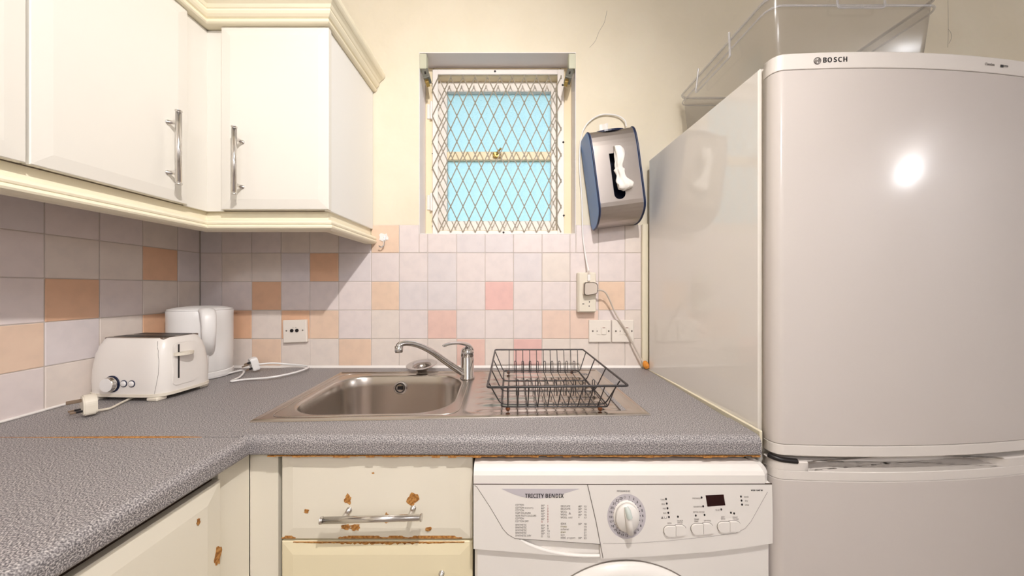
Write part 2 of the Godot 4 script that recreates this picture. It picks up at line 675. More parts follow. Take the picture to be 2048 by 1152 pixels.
# ---------------------------------------------------------------- window, grille, blind brackets
func bars(st: SurfaceTool, x0: float, x1: float, y0: float, y1: float, l: float, r: float, b: float, t: float, z0: float, z1: float, bevel := 0.003) -> void:
	box(st, Vector3(x0, y0, z0), Vector3(x0 + l, y1, z1), bevel)
	box(st, Vector3(x1 - r, y0, z0), Vector3(x1, y1, z1), bevel)
	box(st, Vector3(x0 + l, y0, z0), Vector3(x1 - r, y0 + b, z1), bevel)
	box(st, Vector3(x0 + l, y1 - t, z0), Vector3(x1 - r, y1, z1), bevel)

func window_and_grille() -> void:
	var w := thing("window_1", "small two-pane window with frosted glass set in the back wall", "window", Vector3(-0.055, WIN[2], -0.13))
	w.set_meta("kind", "structure")
	var st := shape()
	bars(st, WIN[0], WIN[1], WIN[2], WIN[3], 0.036, 0.046, 0.03, 0.034, -0.15, -0.087)
	part("frame", st, M.frame_cream, w)
	st = shape()
	bars(st, -0.318, 0.1975, 1.448, 2.0765, 0.045, 0.034, 0.046, 0.040, -0.165, -0.125)
	part("sash", st, M.frame_paint, w)
	st = shape()
	box(st, Vector3(WIN[0], WIN[2], -0.087), Vector3(WIN[0] + 0.002, WIN[3] - 0.002, -0.0025))
	box(st, Vector3(WIN[1] - 0.002, WIN[2], -0.087), Vector3(WIN[1], WIN[3] - 0.002, -0.0025))
	box(st, Vector3(WIN[0], WIN[3] - 0.002, -0.087), Vector3(WIN[1], WIN[3], -0.0025))
	box(st, Vector3(WIN[0], WIN[2], -0.087), Vector3(WIN[1], WIN[2] + 0.002, -0.0025))
	part("reveal_lining", st, M.reveal_paint, w, false, "white-painted lining of the recess")
	st = shape()
	box(st, Vector3(-0.273, 1.750, -0.163), Vector3(0.1635, 1.786, -0.128), 0.003)
	part("glazing_bar", st, M.frame_cream, w)
	for y in [[1.494, 1.750], [1.786, 2.0365]]:
		st = shape()
		box(st, Vector3(-0.273, y[0], -0.150), Vector3(0.1635, y[1], -0.146))
		part("pane", st, M.frosted_glass, w)
	st = shape()
	box(st, Vector3(-0.08, 1.757, -0.130), Vector3(-0.045, 1.782, -0.118), 0.004)
	tube(st, [Vector3(-0.062, 1.77, -0.12), Vector3(-0.062, 1.772, -0.108), Vector3(-0.045, 1.79, -0.106)], 0.004, 8)
	part("latch", st, M.brass, w)

	var g := thing("security_grille", "white expanded metal security grille hinged in front of the small window", "grille", Vector3(-0.056, 1.43, -0.08))
	st = shape()
	bars(st, -0.322, 0.2105, 1.431, 2.0975, 0.022, 0.026, 0.013, 0.020, -0.086, -0.078, 0.0015)
	part("grille_frame", st, M.frame_paint, g)
	st = shape()
	var pw := 0.0495
	var ph := 0.1044
	var x0 := -0.297
	for r in range(0, 14):
		var y := 1.4375 + r * ph / 2.0
		for c in range(-1, 12):
			var x := x0 + c * pw + (pw / 2.0 if r % 2 else 0.0)
			for s in [-1.0, 1.0]:
				var a := Vector3(x, y, -0.0745)
				var b := Vector3(x + s * pw / 2.0, y + ph / 2.0, -0.0755)
				if minf(a.x, b.x) < -0.3235 or maxf(a.x, b.x) > 0.2035 or b.y > 2.095:
					continue
				var d := (b - a).normalized()
				var m := (a + b) / 2.0
				var len := a.distance_to(b)
				box(st, Vector3(-0.0019, -len / 2.0, -0.0009), Vector3(0.0019, len / 2.0, 0.0009), 0.0, Transform3D(Basis(Vector3.FORWARD, atan2(d.x, d.y)), m))
			if x > -0.32 and x < 0.2 and y > 1.445 and y < 2.09:
				box(st, Vector3(x - 0.0022, y - 0.0065, -0.0768), Vector3(x + 0.0022, y + 0.0065, -0.0732), 0.0006)
	part("mesh_panel", st, M.grille_paint, g)
	for p in [[990, 142], [1125.5, 169.6], [1126.8, 284], [1127.8, 430.7], [1007, 464.7], [864, 167], [864.5, 307], [864.5, 452]]:
		st = shape()
		var sx: float = (p[0] - 1024) * 1.3125 / 650
		var sy: float = EYE.y - (p[1] - 576) * 1.3125 / 650
		var r := 0.0042 if p[0] > 900 else 0.002
		lathe(st, [Vector2(0, 0), Vector2(r, 0), Vector2(r, 0.001), Vector2(r * 0.6, 0.0022), Vector2(0, 0.0024)], facing(Vector3(sx, sy, -0.078)), 12)
		part("screw", st, M.black, g)
	for y in [1.93, 1.56]:
		st = shape()
		tube(st, [Vector3(-0.326, y - 0.035, -0.076), Vector3(-0.326, y + 0.035, -0.076)], 0.005, 10)
		box(st, Vector3(-0.345, y - 0.03, -0.0865), Vector3(-0.326, y + 0.03, -0.083), 0.001)
		part("hinge", st, M.frame_paint, g)

	for s in [-1.0, 1.0]:
		var cx := -0.3395 if s < 0 else 0.2295
		var t := thing("blind_bracket", "small metal blind bracket in the upper %s corner of the window recess" % ["left" if s < 0 else "right"], "bracket", Vector3(cx, 2.05, -0.01), Vector3.ZERO, "blind brackets in the window recess")
		st = shape()
		box(st, Vector3(cx - 0.0135, 2.048, -0.03), Vector3(cx + 0.0135, 2.106, 0.0), 0.002)
		part("housing", st, M.bracket_metal, t)
		st = shape()
		var tilt := Transform3D(Basis(Vector3.BACK, 0.28 * -s) * Basis(Vector3.RIGHT, -0.35), Vector3(cx + 0.006 * -s, 2.044, -0.014))
		box(st, Vector3(-0.0125, -0.046, -0.018), Vector3(0.0125, 0.004, 0.012), 0.002, tilt)
		part("arm", st, M.bracket_dark, t)
		st = shape()
		box(st, Vector3(-0.003, -0.028, 0.012), Vector3(0.003, -0.016, 0.0135), 0.0, tilt)
		part("keyhole", st, M.black, t)
		st = shape()
		box(st, Vector3(-0.010, -0.060, -0.018), Vector3(0.004, -0.044, 0.004), 0.002, tilt)
		part("clip", st, M.brass, t)


# ---------------------------------------------------------------- wall cabinets
func bar_handle(parent: Node3D, a: Vector3, b: Vector3, out: Vector3, standoff: float, posts: Array, r := 0.0062, called := "handle") -> void:
	var st := shape()
	var d := (b - a).normalized()
	var a1 := a + out * standoff
	var b1 := b + out * standoff
	tube(st, [a1, a1 + d * 0.003, a1 + d * 0.0031, a1 + d * 0.006, a1 + d * 0.0061, b1 - d * 0.0061, b1 - d * 0.006, b1 - d * 0.0031, b1 - d * 0.003, b1], [r * 1.15, r * 1.15, r * 0.85, r * 0.85, r, r, r * 0.85, r * 0.85, r * 1.15, r * 1.15], 16)
	for p in posts:
		var q: Vector3 = a.lerp(b, p)
		tube(st, [q, q + out * 0.003, q + out * 0.0031, q + out * standoff], [r * 1.0, r * 0.95, r * 0.75, r * 0.75], 12)
	part(called, st, M.satin, parent)

func wall_cabinets() -> void:
	# right one, on the back wall
	var t := thing("wall_cabinet", "cream wall cabinet on the back wall, left of the window, with a pale side panel", "cabinet", Vector3(-0.68, 1.436, 0.15), Vector3.ZERO, "cream wall cabinets")
	var st := shape()
	box(st, Vector3(-0.884, 1.44, -0.002), Vector3(-0.545, 1.957, 0.291))
	part("carcass", st, M.carcass, t)
	st = shape()
	box(st, Vector3(-0.545, 1.436, 0.0), Vector3(-0.529, 1.958, 0.2925), 0.001)
	part("side_panel", st, M.cabinet_side, t, false, "pale smooth side panel")
	st = shape()
	slab_front(st, 0.307, 0.522, 0.018, 0.028, 0.003, Transform3D(Basis(), Vector3(-0.831, 1.437, 0.2935)))
	var door := part("door", st, M.cabinet, t)
	bar_handle(door, Vector3(-0.767, 1.4714, 0.3115), Vector3(-0.767, 1.6586, 0.3115), Vector3(0, 0, 1), 0.028, [0.15, 0.83])
	# left ones, along the left wall: their fronts face +x
	var face_x := Basis(Vector3.UP, PI / 2)
	for k in 2:
		var z0 := [0.3615, 0.652][k] as float
		var z1 := [0.648, 1.08][k] as float
		t = thing("wall_cabinet", ["cream wall cabinet on the left wall, nearest the corner, with a chrome bar handle", "cream wall cabinet at the photo's left edge, only a strip of its door in view"][k], "cabinet", Vector3(-1.03, 1.436, (z0 + z1) / 2), Vector3.ZERO, "cream wall cabinets")
		st = shape()
		box(st, Vector3(-1.115 if k == 0 else -1.075, 1.44, z0 + 0.001 if k else 0.297), Vector3(-0.8895, 1.957, z1 + 0.001))
		part("carcass", st, M.carcass, t)
		st = shape()
		slab_front(st, z1 - z0, 0.522, 0.018, 0.028, 0.003, Transform3D(face_x, Vector3(-0.888, 1.437, z1)))
		door = part("door", st, M.cabinet, t)
		if k == 0:
			bar_handle(door, Vector3(-0.870, 1.474, 0.4157), Vector3(-0.870, 1.661, 0.4157), Vector3(1, 0, 0), 0.028, [0.16, 0.84])
		else:
			bar_handle(door, Vector3(-0.870, 1.474, 1.02), Vector3(-0.870, 1.661, 1.02), Vector3(1, 0, 0), 0.028, [0.16, 0.84])
	t = thing("corner_post", "narrow cream corner post between the two wall cabinets", "post", Vector3(-0.884, 1.436, 0.32))
	st = shape()
	box(st, Vector3(-0.889, 1.434, 0.296), Vector3(-0.882, 1.9575, 0.3585), 0.0008)
	part("panel", st, M.cabinet, t)
	st = shape()
	box(st, Vector3(-0.8885, 1.434, 0.2925), Vector3(-0.8345, 1.9575, 0.2965), 0.0008)
	part("panel", st, M.cabinet, t)
	var cornice := [Vector2(-0.03, 0), Vector2(0.010, 0), Vector2(0.0135, 0.003), Vector2(0.0145, 0.007), Vector2(0.0125, 0.011), Vector2(0.011, 0.0125), Vector2(0.016, 0.015), Vector2(0.0205, 0.020), Vector2(0.0235, 0.026), Vector2(0.0225, 0.031), Vector2(0.025, 0.033), Vector2(0.029, 0.040), Vector2(0.036, 0.0455), Vector2(0.0375, 0.046), Vector2(0.041, 0.049), Vector2(0.0445, 0.054), Vector2(0.046, 0.060), Vector2(0.046, 0.066), Vector2(-0.03, 0.066)]
	st = shape()
	moulding(st, cornice, [Vector2(-0.872, 1.2), Vector2(-0.872, 0.3095), Vector2(-0.529, 0.3095), Vector2(-0.529, 0.0)], 1.959)
	single("cornice", st, M.cabinet_trim, "stepped cream cornice moulding along the top of the wall cabinets", "moulding")
	var rail := [Vector2(-0.024, 0.002), Vector2(-0.009, 0.002), Vector2(-0.009, -0.0235), Vector2(0.0065, -0.0255), Vector2(0.011, -0.029), Vector2(0.0135, -0.034), Vector2(0.0125, -0.038), Vector2(0.0105, -0.0395), Vector2(0.013, -0.042), Vector2(0.0145, -0.046), Vector2(0.013, -0.050), Vector2(0.009, -0.053), Vector2(0.003, -0.055), Vector2(-0.024, -0.055)]
	st = shape()
	moulding(st, rail, [Vector2(-0.886, 1.2), Vector2(-0.886, 0.2935), Vector2(-0.529, 0.2935), Vector2(-0.529, 0.0)], 1.434)
	single("light_pelmet", st, M.cabinet_trim, "cream moulded pelmet rail along the bottom of the wall cabinets", "moulding")


# ---------------------------------------------------------------- worktops and base units
func edge_profile() -> Array:
	var out := [Vector2(0.0, 0.0)]      # (outwards from the flat's end, up from the top)
	for k in 11:
		var a := PI / 2 * k / 10.0
		out.append(Vector2(0.002 + sin(a) * 0.016, -0.016 + cos(a) * 0.016))
	for k in 5:
		var a := PI / 2 * k / 4.0
		out.append(Vector2(0.010 + cos(a) * 0.008, -0.032 - sin(a) * 0.008))
	out.append(Vector2(0.0, -0.040))
	return out

func worktops() -> void:
	var t := thing("worktop", "grey speckled laminate worktop along the back wall holding the sink", "worktop", Vector3(-0.3, 0.87, 0.29), Vector3.ZERO, "grey worktops")
	var st := shape()
	var lo := 0.87
	box(st, Vector3(-1.186, lo, 0.0), Vector3(-0.58, TOP, 0.478))
	box(st, Vector3(0.27, lo, 0.0), Vector3(0.502, TOP, 0.478))
	box(st, Vector3(-0.14, lo, 0.45), Vector3(0.27, TOP, 0.478))
	box(st, Vector3(-0.14, lo, 0.0), Vector3(0.27, TOP, 0.095))
	box(st, Vector3(-0.58, lo, 0.0), Vector3(-0.14, TOP, 0.095))
	box(st, Vector3(-1.16, lo, 0.478), Vector3(-0.552, TOP, 0.576))
	box(st, Vector3(-0.552, lo, 0.478), Vector3(0.508, TOP, 0.558))
	moulding(st, edge_profile(), [Vector2(-0.554, 0.558), Vector2(0.508, 0.558)], TOP)
	part("slab", st, M.worktop_laminate, t)
	st = shape()
	for k in 60:
		var x := -0.50 + k * 0.0168
		box(st, Vector3(x, lo - rng.randf_range(0.001, 0.004), 0.545), Vector3(x + 0.0168, lo, 0.5745 - rng.randf_range(0.0, 0.003)))
	part("chipboard_edge", st, M.chipboard, t, false, "broken brown chipboard edge under the front")
	t = thing("worktop", "grey speckled laminate worktop along the left wall, near the viewer, joined to the other", "worktop", Vector3(-0.85, 0.87, 1.1), Vector3.ZERO, "grey worktops")
	st = shape()
	prism(st, PackedVector2Array([Vector2(-0.552, 0.5785), Vector2(-0.552, 1.7), Vector2(-1.0435, 1.7), Vector2(-1.1375, 0.5785)]), -TOP, -lo, Transform3D(Basis(Vector3(1, 0, 0), Vector3(0, 0, 1), Vector3(0, -1, 0)), Vector3.ZERO))
	moulding(st, edge_profile(), [Vector2(-0.552, 1.7), Vector2(-0.552, 0.5765)], TOP)
	part("slab", st, M.worktop_laminate, t)
	st = shape()
	tube(st, curve([Vector3(-1.142, TOP - 0.0014, 0.5765), Vector3(-0.95, TOP - 0.0009, 0.5785), Vector3(-0.8, TOP - 0.0002, 0.5795), Vector3(-0.66, TOP - 0.0003, 0.578), Vector3(-0.63, TOP - 0.001, 0.5765)], 5), [0.0012, 0.0013, 0.0014, 0.0015, 0.0016, 0.0018, 0.002, 0.0022, 0.0024, 0.0025, 0.0026, 0.0026, 0.0025, 0.0024, 0.0022, 0.0018, 0.0015, 0.0013, 0.0011, 0.001, 0.0008], 6)
	part("open_joint", st, M.chipboard, t, false, "gaping joint showing brown chipboard")

func paint_chips(parent: Node3D, list: Array, xf: Transform3D) -> void:
	for c in list:
		var st := shape()
		var p := blob(c[0], c[1], c[2] * 1.2, c[3] * 1.2, 18)
		prism(st, p, 0.0, 0.0008, xf)
		part("paint_chip", st, M.chipboard, parent)

func ragged(x0: float, x1: float, y: float, h: float, up: float) -> PackedVector2Array:
	var out := PackedVector2Array()
	out.append(Vector2(x0, y))
	out.append(Vector2(x1, y))
	var n := int((x1 - x0) / 0.004) + 2
	for k in range(n, -1, -1):
		var t := float(k) / n
		out.append(Vector2(lerpf(x0, x1, t), y + up * (0.0008 + h * rng.randf_range(0.25, 1.0) * sin(PI * clampf(t, 0.06, 0.94)))))
	return out

func base_units() -> void:
	var st := shape()
	var t := thing("base_cabinet", "cream base cabinet under the sink with a worn chipped drawer and a yellowed door", "cabinet", Vector3(-0.286, 0, 0.28), Vector3.ZERO, "cream base cabinets")
	for x in [-0.490, -0.098]:
		box(st, Vector3(x, 0.1, 0.02), Vector3(x + 0.016, 0.735, 0.535))
		box(st, Vector3(x, 0.735, 0.50), Vector3(x + 0.016, 0.862, 0.535))
	box(st, Vector3(-0.474, 0.1, 0.02), Vector3(-0.098, 0.116, 0.535))
	box(st, Vector3(-0.474, 0.116, 0.02), Vector3(-0.098, 0.7, 0.026))
	box(st, Vector3(-0.474, 0.676, 0.50), Vector3(-0.098, 0.690, 0.535))
	part("carcass", st, M.dark_gap, t)
	st = shape()
	box(st, Vector3(-0.49, 0.0, 0.45), Vector3(-0.082, 0.098, 0.466))
	part("plinth", st, M.base_front, t)
	st = shape()
	slab_front(st, 0.4015, 0.180, 0.018, 0.026, 0.0035, Transform3D(Basis(), Vector3(-0.4845, 0.6845, 0.5385)))
	var d := part("drawer", st, M.base_front, t)
	bar_handle(d, Vector3(-0.383, 0.7475, 0.5565), Vector3(-0.180, 0.7535, 0.5565), Vector3(0, 0, 1), 0.03, [0.21, 0.87], 0.0062)
	var on := Transform3D(Basis(), Vector3(0, 0, 0.5563))
	paint_chips(d, [[-0.343, 0.7705, 0.007, 0.011], [-0.208, 0.7705, 0.011, 0.012], [-0.348, 0.7125, 0.010, 0.006], [-0.328, 0.7125, 0.010, 0.0065], [-0.262, 0.7315, 0.006, 0.010], [-0.43, 0.7455, 0.0045, 0.004], [-0.2905, 0.8255, 0.0025, 0.0016], [-0.175, 0.7085, 0.006, 0.004]], on)
	var low := Transform3D(Basis(), Vector3(0, 0, 0.5531))
	for r in [[-0.365, -0.262, 0.019], [-0.262, -0.225, 0.016], [-0.225, -0.105, 0.019], [-0.484, -0.455, 0.016]]:
		st = shape()
		prism(st, ragged(r[0], r[1], 0.686, r[2], 1.0), -0.002, 0.0008, low)
		part("paint_chip", st, M.chipboard, d)
	st = shape()
	prism(st, ragged(-0.484, -0.083, 0.8645, 0.004, -1.0), -0.002, 0.0008, low)
	part("paint_chip", st, M.chipboard, d)
	st = shape()
	slab_front(st, 0.4015, 0.56, 0.018, 0.026, 0.0035, Transform3D(Basis(), Vector3(-0.4845, 0.12, 0.5385)))
	d = part("door", st, M.base_front_yellow, t, false, "yellowed door")
	bar_handle(d, Vector3(-0.147, 0.62, 0.5565), Vector3(-0.147, 0.43, 0.5565), Vector3(0, 0, 1), 0.028, [0.02, 0.84])
	st = shape()
	prism(st, ragged(-0.46, -0.10, 0.679, 0.006, -1.0), -0.002, 0.0008, low)
	part("paint_chip", st, M.chipboard, d)

	t = thing("base_filler", "cream upright filler panels in the inner corner under the worktop", "panel", Vector3(-0.55, 0, 0.57))
	st = shape()
	box(st, Vector3(-0.5565, 0.1, 0.532), Vector3(-0.4965, 0.866, 0.547), 0.0008)
	part("panel", st, M.base_front, t)
	st = shape()
	box(st, Vector3(-0.572, 0.1, 0.5475), Vector3(-0.5565, 0.866, 0.621), 0.0008)
	part("panel", st, M.base_front, t)
	st = shape()
	prism(st, ragged(-0.62, -0.549, 0.8655, 0.006, -1.0), 0.0, 0.0005, Transform3D(Basis(Vector3.UP, PI / 2), Vector3(-0.5565, 0, 0)))
	part("paint_chip", st, M.chipboard, t)

	t = thing("base_cabinet", "cream base cabinet under the left worktop with one small brown chip on its door", "cabinet", Vector3(-0.85, 0, 0.95), Vector3.ZERO, "cream base cabinets")
	st = shape()
	box(st, Vector3(-1.05, 0.1, 0.625), Vector3(-0.565, 0.862, 1.15))
	part("carcass", st, M.dark_gap, t)
	st = shape()
	box(st, Vector3(-1.0, 0.0, 0.625), Vector3(-0.62, 0.098, 1.15))
	part("plinth", st, M.base_front, t)
	st = shape()
	var fx := Transform3D(Basis(Vector3.UP, PI / 2), Vector3(-0.563, 0.12, 1.12))
	slab_front(st, 0.4955, 0.732, 0.018, 0.03, 0.0035, fx)
	d = part("door", st, M.base_front, t)
	fx.origin = Vector3(-0.5452, 0.0, 0.0)
	paint_chips(d, [[-0.672, 0.806, 0.003, 0.006]], fx)
	fx.origin = Vector3(-0.5475, 0.0, 0.0)
	paint_chips(d, [[-0.633, 0.712, 0.008, 0.015]], fx)


# ---------------------------------------------------------------- washing machine: its front plane maps a photo pixel to about a millimetre
func wx(px: float) -> float:
	return (px - 1024.0) * 0.001

func wy(py: float) -> float:
	return 1.7885 - py * 0.001

func seam_line(parent: Node3D, pts: Array, z: float, r := 0.0006, m: Material = null) -> void:
	var p := []
	for q in pts:
		p.append(Vector3(wx(q[0]), wy(q[1]), z))
	var st := shape()
	tube(st, p, r, 5)
	part("seam", st, m if m else M.seam, parent)

func washing_machine() -> void:
	var zf := 0.5865
	var t := thing("washing_machine", "white front-loading washing machine under the worktop with a programme dial and buttons", "washing machine", Vector3(0.222, 0, 0.29))
	var st := shape()
	box(st, Vector3(-0.076, 0.012, 0.03), Vector3(0.525, 0.822, 0.578), 0.006)
	part("body", st, M.appliance, t)
	for x in [-0.04, 0.48]:
		for z in [0.08, 0.52]:
			st = shape()
			tube(st, [Vector3(x, 0.0, z), Vector3(x, 0.014, z)], 0.02, 12)
			part("foot", st, M.black, t)
	st = shape()
	var prof := [Vector2(-0.55, 0.0), Vector2(0.0, 0.0), Vector2(0.0, 0.018), Vector2(-0.003, 0.025), Vector2(-0.007, 0.030), Vector2(-0.013, 0.034), Vector2(-0.022, 0.036), Vector2(-0.55, 0.036)]
	moulding(st, prof, [Vector2(-0.077, zf), Vector2(0.506, zf), Vector2(0.5215, zf - 0.014)], 0.8195)
	part("lid", st, M.appliance, t)
	# fascia: an outline whose lower edge is an arc; the drawer's finger pocket is cut out of it
	var panel := PackedVector2Array()
	for p in [[947, 968.5], [1544, 968.5], [1545.5, 1030], [1545.5, 1087], [1480, 1097], [1420, 1104], [1300, 1113], [1207, 1117], [1150, 1114], [1050, 1106], [947, 1098]]:
		panel.append(Vector2(wx(p[0]), wy(p[1])))
	var pocket := PackedVector2Array()
	for p in [[1036, 1078], [1120, 1083.5], [1200, 1089], [1201, 1113], [1201, 1130], [1160, 1130], [1150, 1113], [1110, 1107], [1080, 1099], [1056, 1090]]:
		pocket.append(Vector2(wx(p[0]), wy(p[1])))
	for poly in Geometry2D.clip_polygons(panel, pocket):
		st = shape()
		prism(st, poly, 0.570, zf)
		part("fascia", st, M.appliance, t)
	st = shape()
	box(st, Vector3(wx(1040), wy(1113), 0.5705), Vector3(wx(1203), wy(1084), 0.5785))
	var lip := []
	for p in [[1040, 1081], [1056, 1090.5], [1080, 1099.5], [1110, 1107.5], [1150, 1113], [1200, 1114]]:
		lip.append(Vector3(wx(p[0]), wy(p[1]), zf - 0.003))
	tube(st, curve(lip, 4), 0.0034, 8)
	part("drawer_grip", st, M.appliance, t)
	seam_line(t, [[949, 971], [953, 973], [980, 1014], [1006, 1058], [1016, 1069], [1030, 1077], [1120, 1083], [1201, 1088.5]], zf)
	seam_line(t, [[1175, 969], [1192, 1043], [1206, 1116]], zf, 0.0008)
	seam_line(t, [[1206, 1087], [1260, 1087], [1340, 1081], [1420, 1073], [1472, 1066], [1490, 1057], [1502, 1043], [1535, 984]], zf, 0.0005, M.print_light)
	seam_line(t, [[947, 968.3], [1200, 968.8], [1400, 968.3], [1544, 968]], zf - 0.0006, 0.0012, M.dark_gap)
	# name plate and the programme list
	st = shape()
	var plate := PackedVector2Array([Vector2(wx(1003), wy(977.5)), Vector2(wx(1160), wy(977.5))])
	for k in 13:
		var s := k / 12.0
		plate.append(Vector2(wx(lerpf(1160, 1003, s)), wy(977.5 + 25.0 * sin(PI * s) * (0.55 + 0.45 * s))))
	prism(st, plate, zf - 0.001, zf + 0.0003)
	part("name_plate", st, M.panel_grey, t)
	var at := func(px: float, py: float) -> Vector3: return t.to_local(Vector3(wx(px), wy(py), zf + 0.0004))
	words("TRICITY BENDIX", 0.0080, at.call(1050, 991.5), M.print_black, t, true, HORIZONTAL_ALIGNMENT_LEFT, 0.90)
	var rows := ["COTTON", "COTTON", "COTTON", "FAST COLOURS", "NON FAST COLOURS", "COTTON", "COTTON DRY", "SYNTHETIC", "SYNTHETIC", "SYNTHETIC", "SYNTHETIC", "SYNTHETIC DRY"]
	var heat := ["95°", "60°", "60°", "50°", "40°", "30°", "O", "60°", "50°", "40°", "30°", "O"]
	for k in 12:
		var y := 1009.8 + k * 5.4 + (2.0 if k > 6 else 0.0)
		words(rows[k], 0.0033, at.call(1030.6, y), M.print_grey, t, false, HORIZONTAL_ALIGNMENT_LEFT, 0.98)
		words(heat[k], 0.0034, at.call(1082.2, y + 1.3), M.print_red if k == 6 else M.print_grey, t)
		words(str(k + 1), 0.0034, at.call(1094.3, y + 1.8), M.print_red if k < 7 else M.print_grey, t)
	words("economy", 0.0031, at.call(1049.2, 1015.4), M.print_light, t)
	rows = ["DELICATE", "DELICATE", "WOOL", "WOOL", "WOOL", "", "SOAK", "rinses", "softener", "drain", "spin", "MINI"]
	heat = ["40°", "30°", "40°", "30°", "*", "", "30°", "", "", "", "", "30°"]
	for k in 12:
		if rows[k] == "":
			continue
		var y := 1012.2 + k * 5.6 + (3.2 if k > 5 else 0.0) - (1.8 if k > 5 else 0.0)
		var m: Material = M.print_olive if k in [7, 9] else M.print_light if k in [8, 10] else M.print_grey
		words(rows[k], 0.0034, at.call(1121.2, y), m, t, false, HORIZONTAL_ALIGNMENT_LEFT, 0.95)
		if heat[k]:
			words(heat[k], 0.0034, at.call(1156.5, y + 0.6), M.print_grey, t)
		words(str(k + (13 if k < 5 else 12)), 0.0034, at.call(1167.8, y + 0.8), M.print_grey, t)
	words("cold", 0.0031, at.call(1136.6, 1034.8), M.print_light, t)
	words("program", 0.0031, at.call(1133.8, 1075.4), M.print_light, t)
	st = shape()
	prism(st, PackedVector2Array([Vector2(wx(1137), wy(1028.6)), Vector2(wx(1142), wy(1028.6)), Vector2(wx(1139.6), wy(1023.4))]), zf, zf + 0.0003)
	part("printed_symbol", st, M.print_light, t)
	# dial: a tall oval scale round a turning knob
	var cx := 1253.0
	var cy := 1032.5
	st = shape()
	prism(st, disc(wx(cx), wy(cy), 0.0385, 0.0448, 48), zf - 0.001, zf + 0.0003)
	var dial := part("dial", st, M.panel_grey, t)
	words("PROGRAMME", 0.0032, at.call(1247, 982), M.print_grey, t, false, HORIZONTAL_ALIGNMENT_CENTER)
	for k in 24:
		var a := deg_to_rad(k * 15.0 - 6.0 + 6.0 * sin(deg_to_rad(k * 7.5)))
		words("O" if k == 0 else str(k), 0.0043, dial.to_local(Vector3(wx(cx) + sin(a) * 0.0325, wy(cy) + cos(a) * 0.0385, zf + 0.0005)), M.print_black if k else M.print_grey, dial, false, HORIZONTAL_ALIGNMENT_CENTER)
		if k:
			st = shape()
			prism(st, disc(wx(cx) + sin(a) * 0.0272, wy(cy) + cos(a) * 0.0325, 0.0008, 0.0009, 8), zf, zf + 0.0006)
			part("scale_dot", st, M.print_black, dial)
	var oval := Basis(Vector3.RIGHT, PI / 2).scaled(Vector3(1, 1.2, 1))
	st = shape()
	lathe(st, [Vector2(0, 0), Vector2(0.0262, 0), Vector2(0.0262, 0.0015), Vector2(0.0245, 0.003), Vector2(0, 0.003)], Transform3D(oval, Vector3(wx(1252.5), wy(1031.5), zf)), 40, false)
	part("knob_ring", st, M.appliance, dial)
	st = shape()
	lathe(st, [Vector2(0, 0.0), Vector2(0.0232, 0.0), Vector2(0.0230, 0.006), Vector2(0.0215, 0.008), Vector2(0, 0.009)], Transform3D(oval, Vector3(wx(1252.5), wy(1031.5), zf + 0.003)), 40)
	var knob := part("knob", st, M.appliance, t)
	st = shape()
	tube(st, [Vector3(wx(1248.5), wy(1007), zf + 0.009), Vector3(wx(1250), wy(1012), zf + 0.0125), Vector3(wx(1253.5), wy(1034), zf + 0.014), Vector3(wx(1256.5), wy(1056), zf + 0.0125), Vector3(wx(1257), wy(1060), zf + 0.009)], [0.0035, 0.0062, 0.0072, 0.0066, 0.004], 12)
	part("grip", st, M.appliance, knob)
	st = shape()
	tube(st, [Vector3(wx(1248.5), wy(1006), zf + 0.0118), Vector3(wx(1250), wy(1011), zf + 0.0150), Vector3(wx(1253), wy(1024), zf + 0.0168)], [0.0036, 0.0056, 0.0060], 12)
	part("pointer", st, M.smoke, knob)
	# lights, display, buttons
	for p in [[1332, 998], [1333.5, 1007], [1335, 1016.5], [1336.5, 1025.5], [1337.8, 1034], [1355.8, 1033.3], [1403.2, 995], [1406.3, 1012.6], [1391.5, 1031], [1409, 1029.8], [1442.4, 1018.8], [1461.8, 1025.4], [1468.2, 1026.8], [1481.8, 993], [1483, 1001], [1484, 1009.2]]:
		st = shape()
		prism(st, disc(wx(p[0]), wy(p[1]), 0.0017, 0.0022, 14), zf - 0.001, zf + 0.0004)
		part("indicator", st, M.black, t)
	st = shape()
	prism(st, PackedVector2Array([Vector2(wx(1411), wy(990.6)), Vector2(wx(1447), wy(989)), Vector2(wx(1450.5), wy(1010.3)), Vector2(wx(1414.8), wy(1013))]), zf - 0.001, zf + 0.0005)
	part("display", st, M.display, t)
	for p in [["1200", 1320.5, 999], ["900", 1323, 1008], ["700", 1325, 1017], ["500", 1326, 1026], ["PREWASH", 1384.5, 996.5], ["SENSITIVE", 1386.5, 1013.5], ["EXTRA RINSE", 1386, 1024], ["CLOCK", 1430.5, 1020], ["wash", 1488, 993.5], ["dry", 1489.5, 1001.5], ["stop", 1490, 1009.5], ["SPIN", 1334.5, 1046.3], ["QUICK", 1354, 1041.2], ["WASH", 1354.5, 1045.5], ["TEMP", 1388, 1038.5], ["TIME", 1388, 1042.8], ["DRYING", 1407.5, 1041.3], ["DRY", 1442, 1033.8], ["TIME", 1441.5, 1037.8], ["START", 1464.5, 1034.4], ["PAUSE", 1465.5, 1038.2]]:
		words(p[0], 0.0026, at.call(p[1], p[2]), M.print_light, t)
	words("WDB 1247 W", 0.0024, at.call(1501.5, 980.6), M.print_black, t, true)
	st = shape()
	prism(st, PackedVector2Array([Vector2(wx(1322), wy(1037.5)), Vector2(wx(1327), wy(1037.5)), Vector2(wx(1324.5), wy(1032.5))]), zf, zf + 0.0003)
	tube(st, [Vector3(wx(1328.5), wy(1033.5), zf), Vector3(wx(1329), wy(1037), zf), Vector3(wx(1333), wy(1037), zf), Vector3(wx(1333.5), wy(1033.5), zf)], 0.0004, 5)
	part("printed_symbol", st, M.print_grey, t)
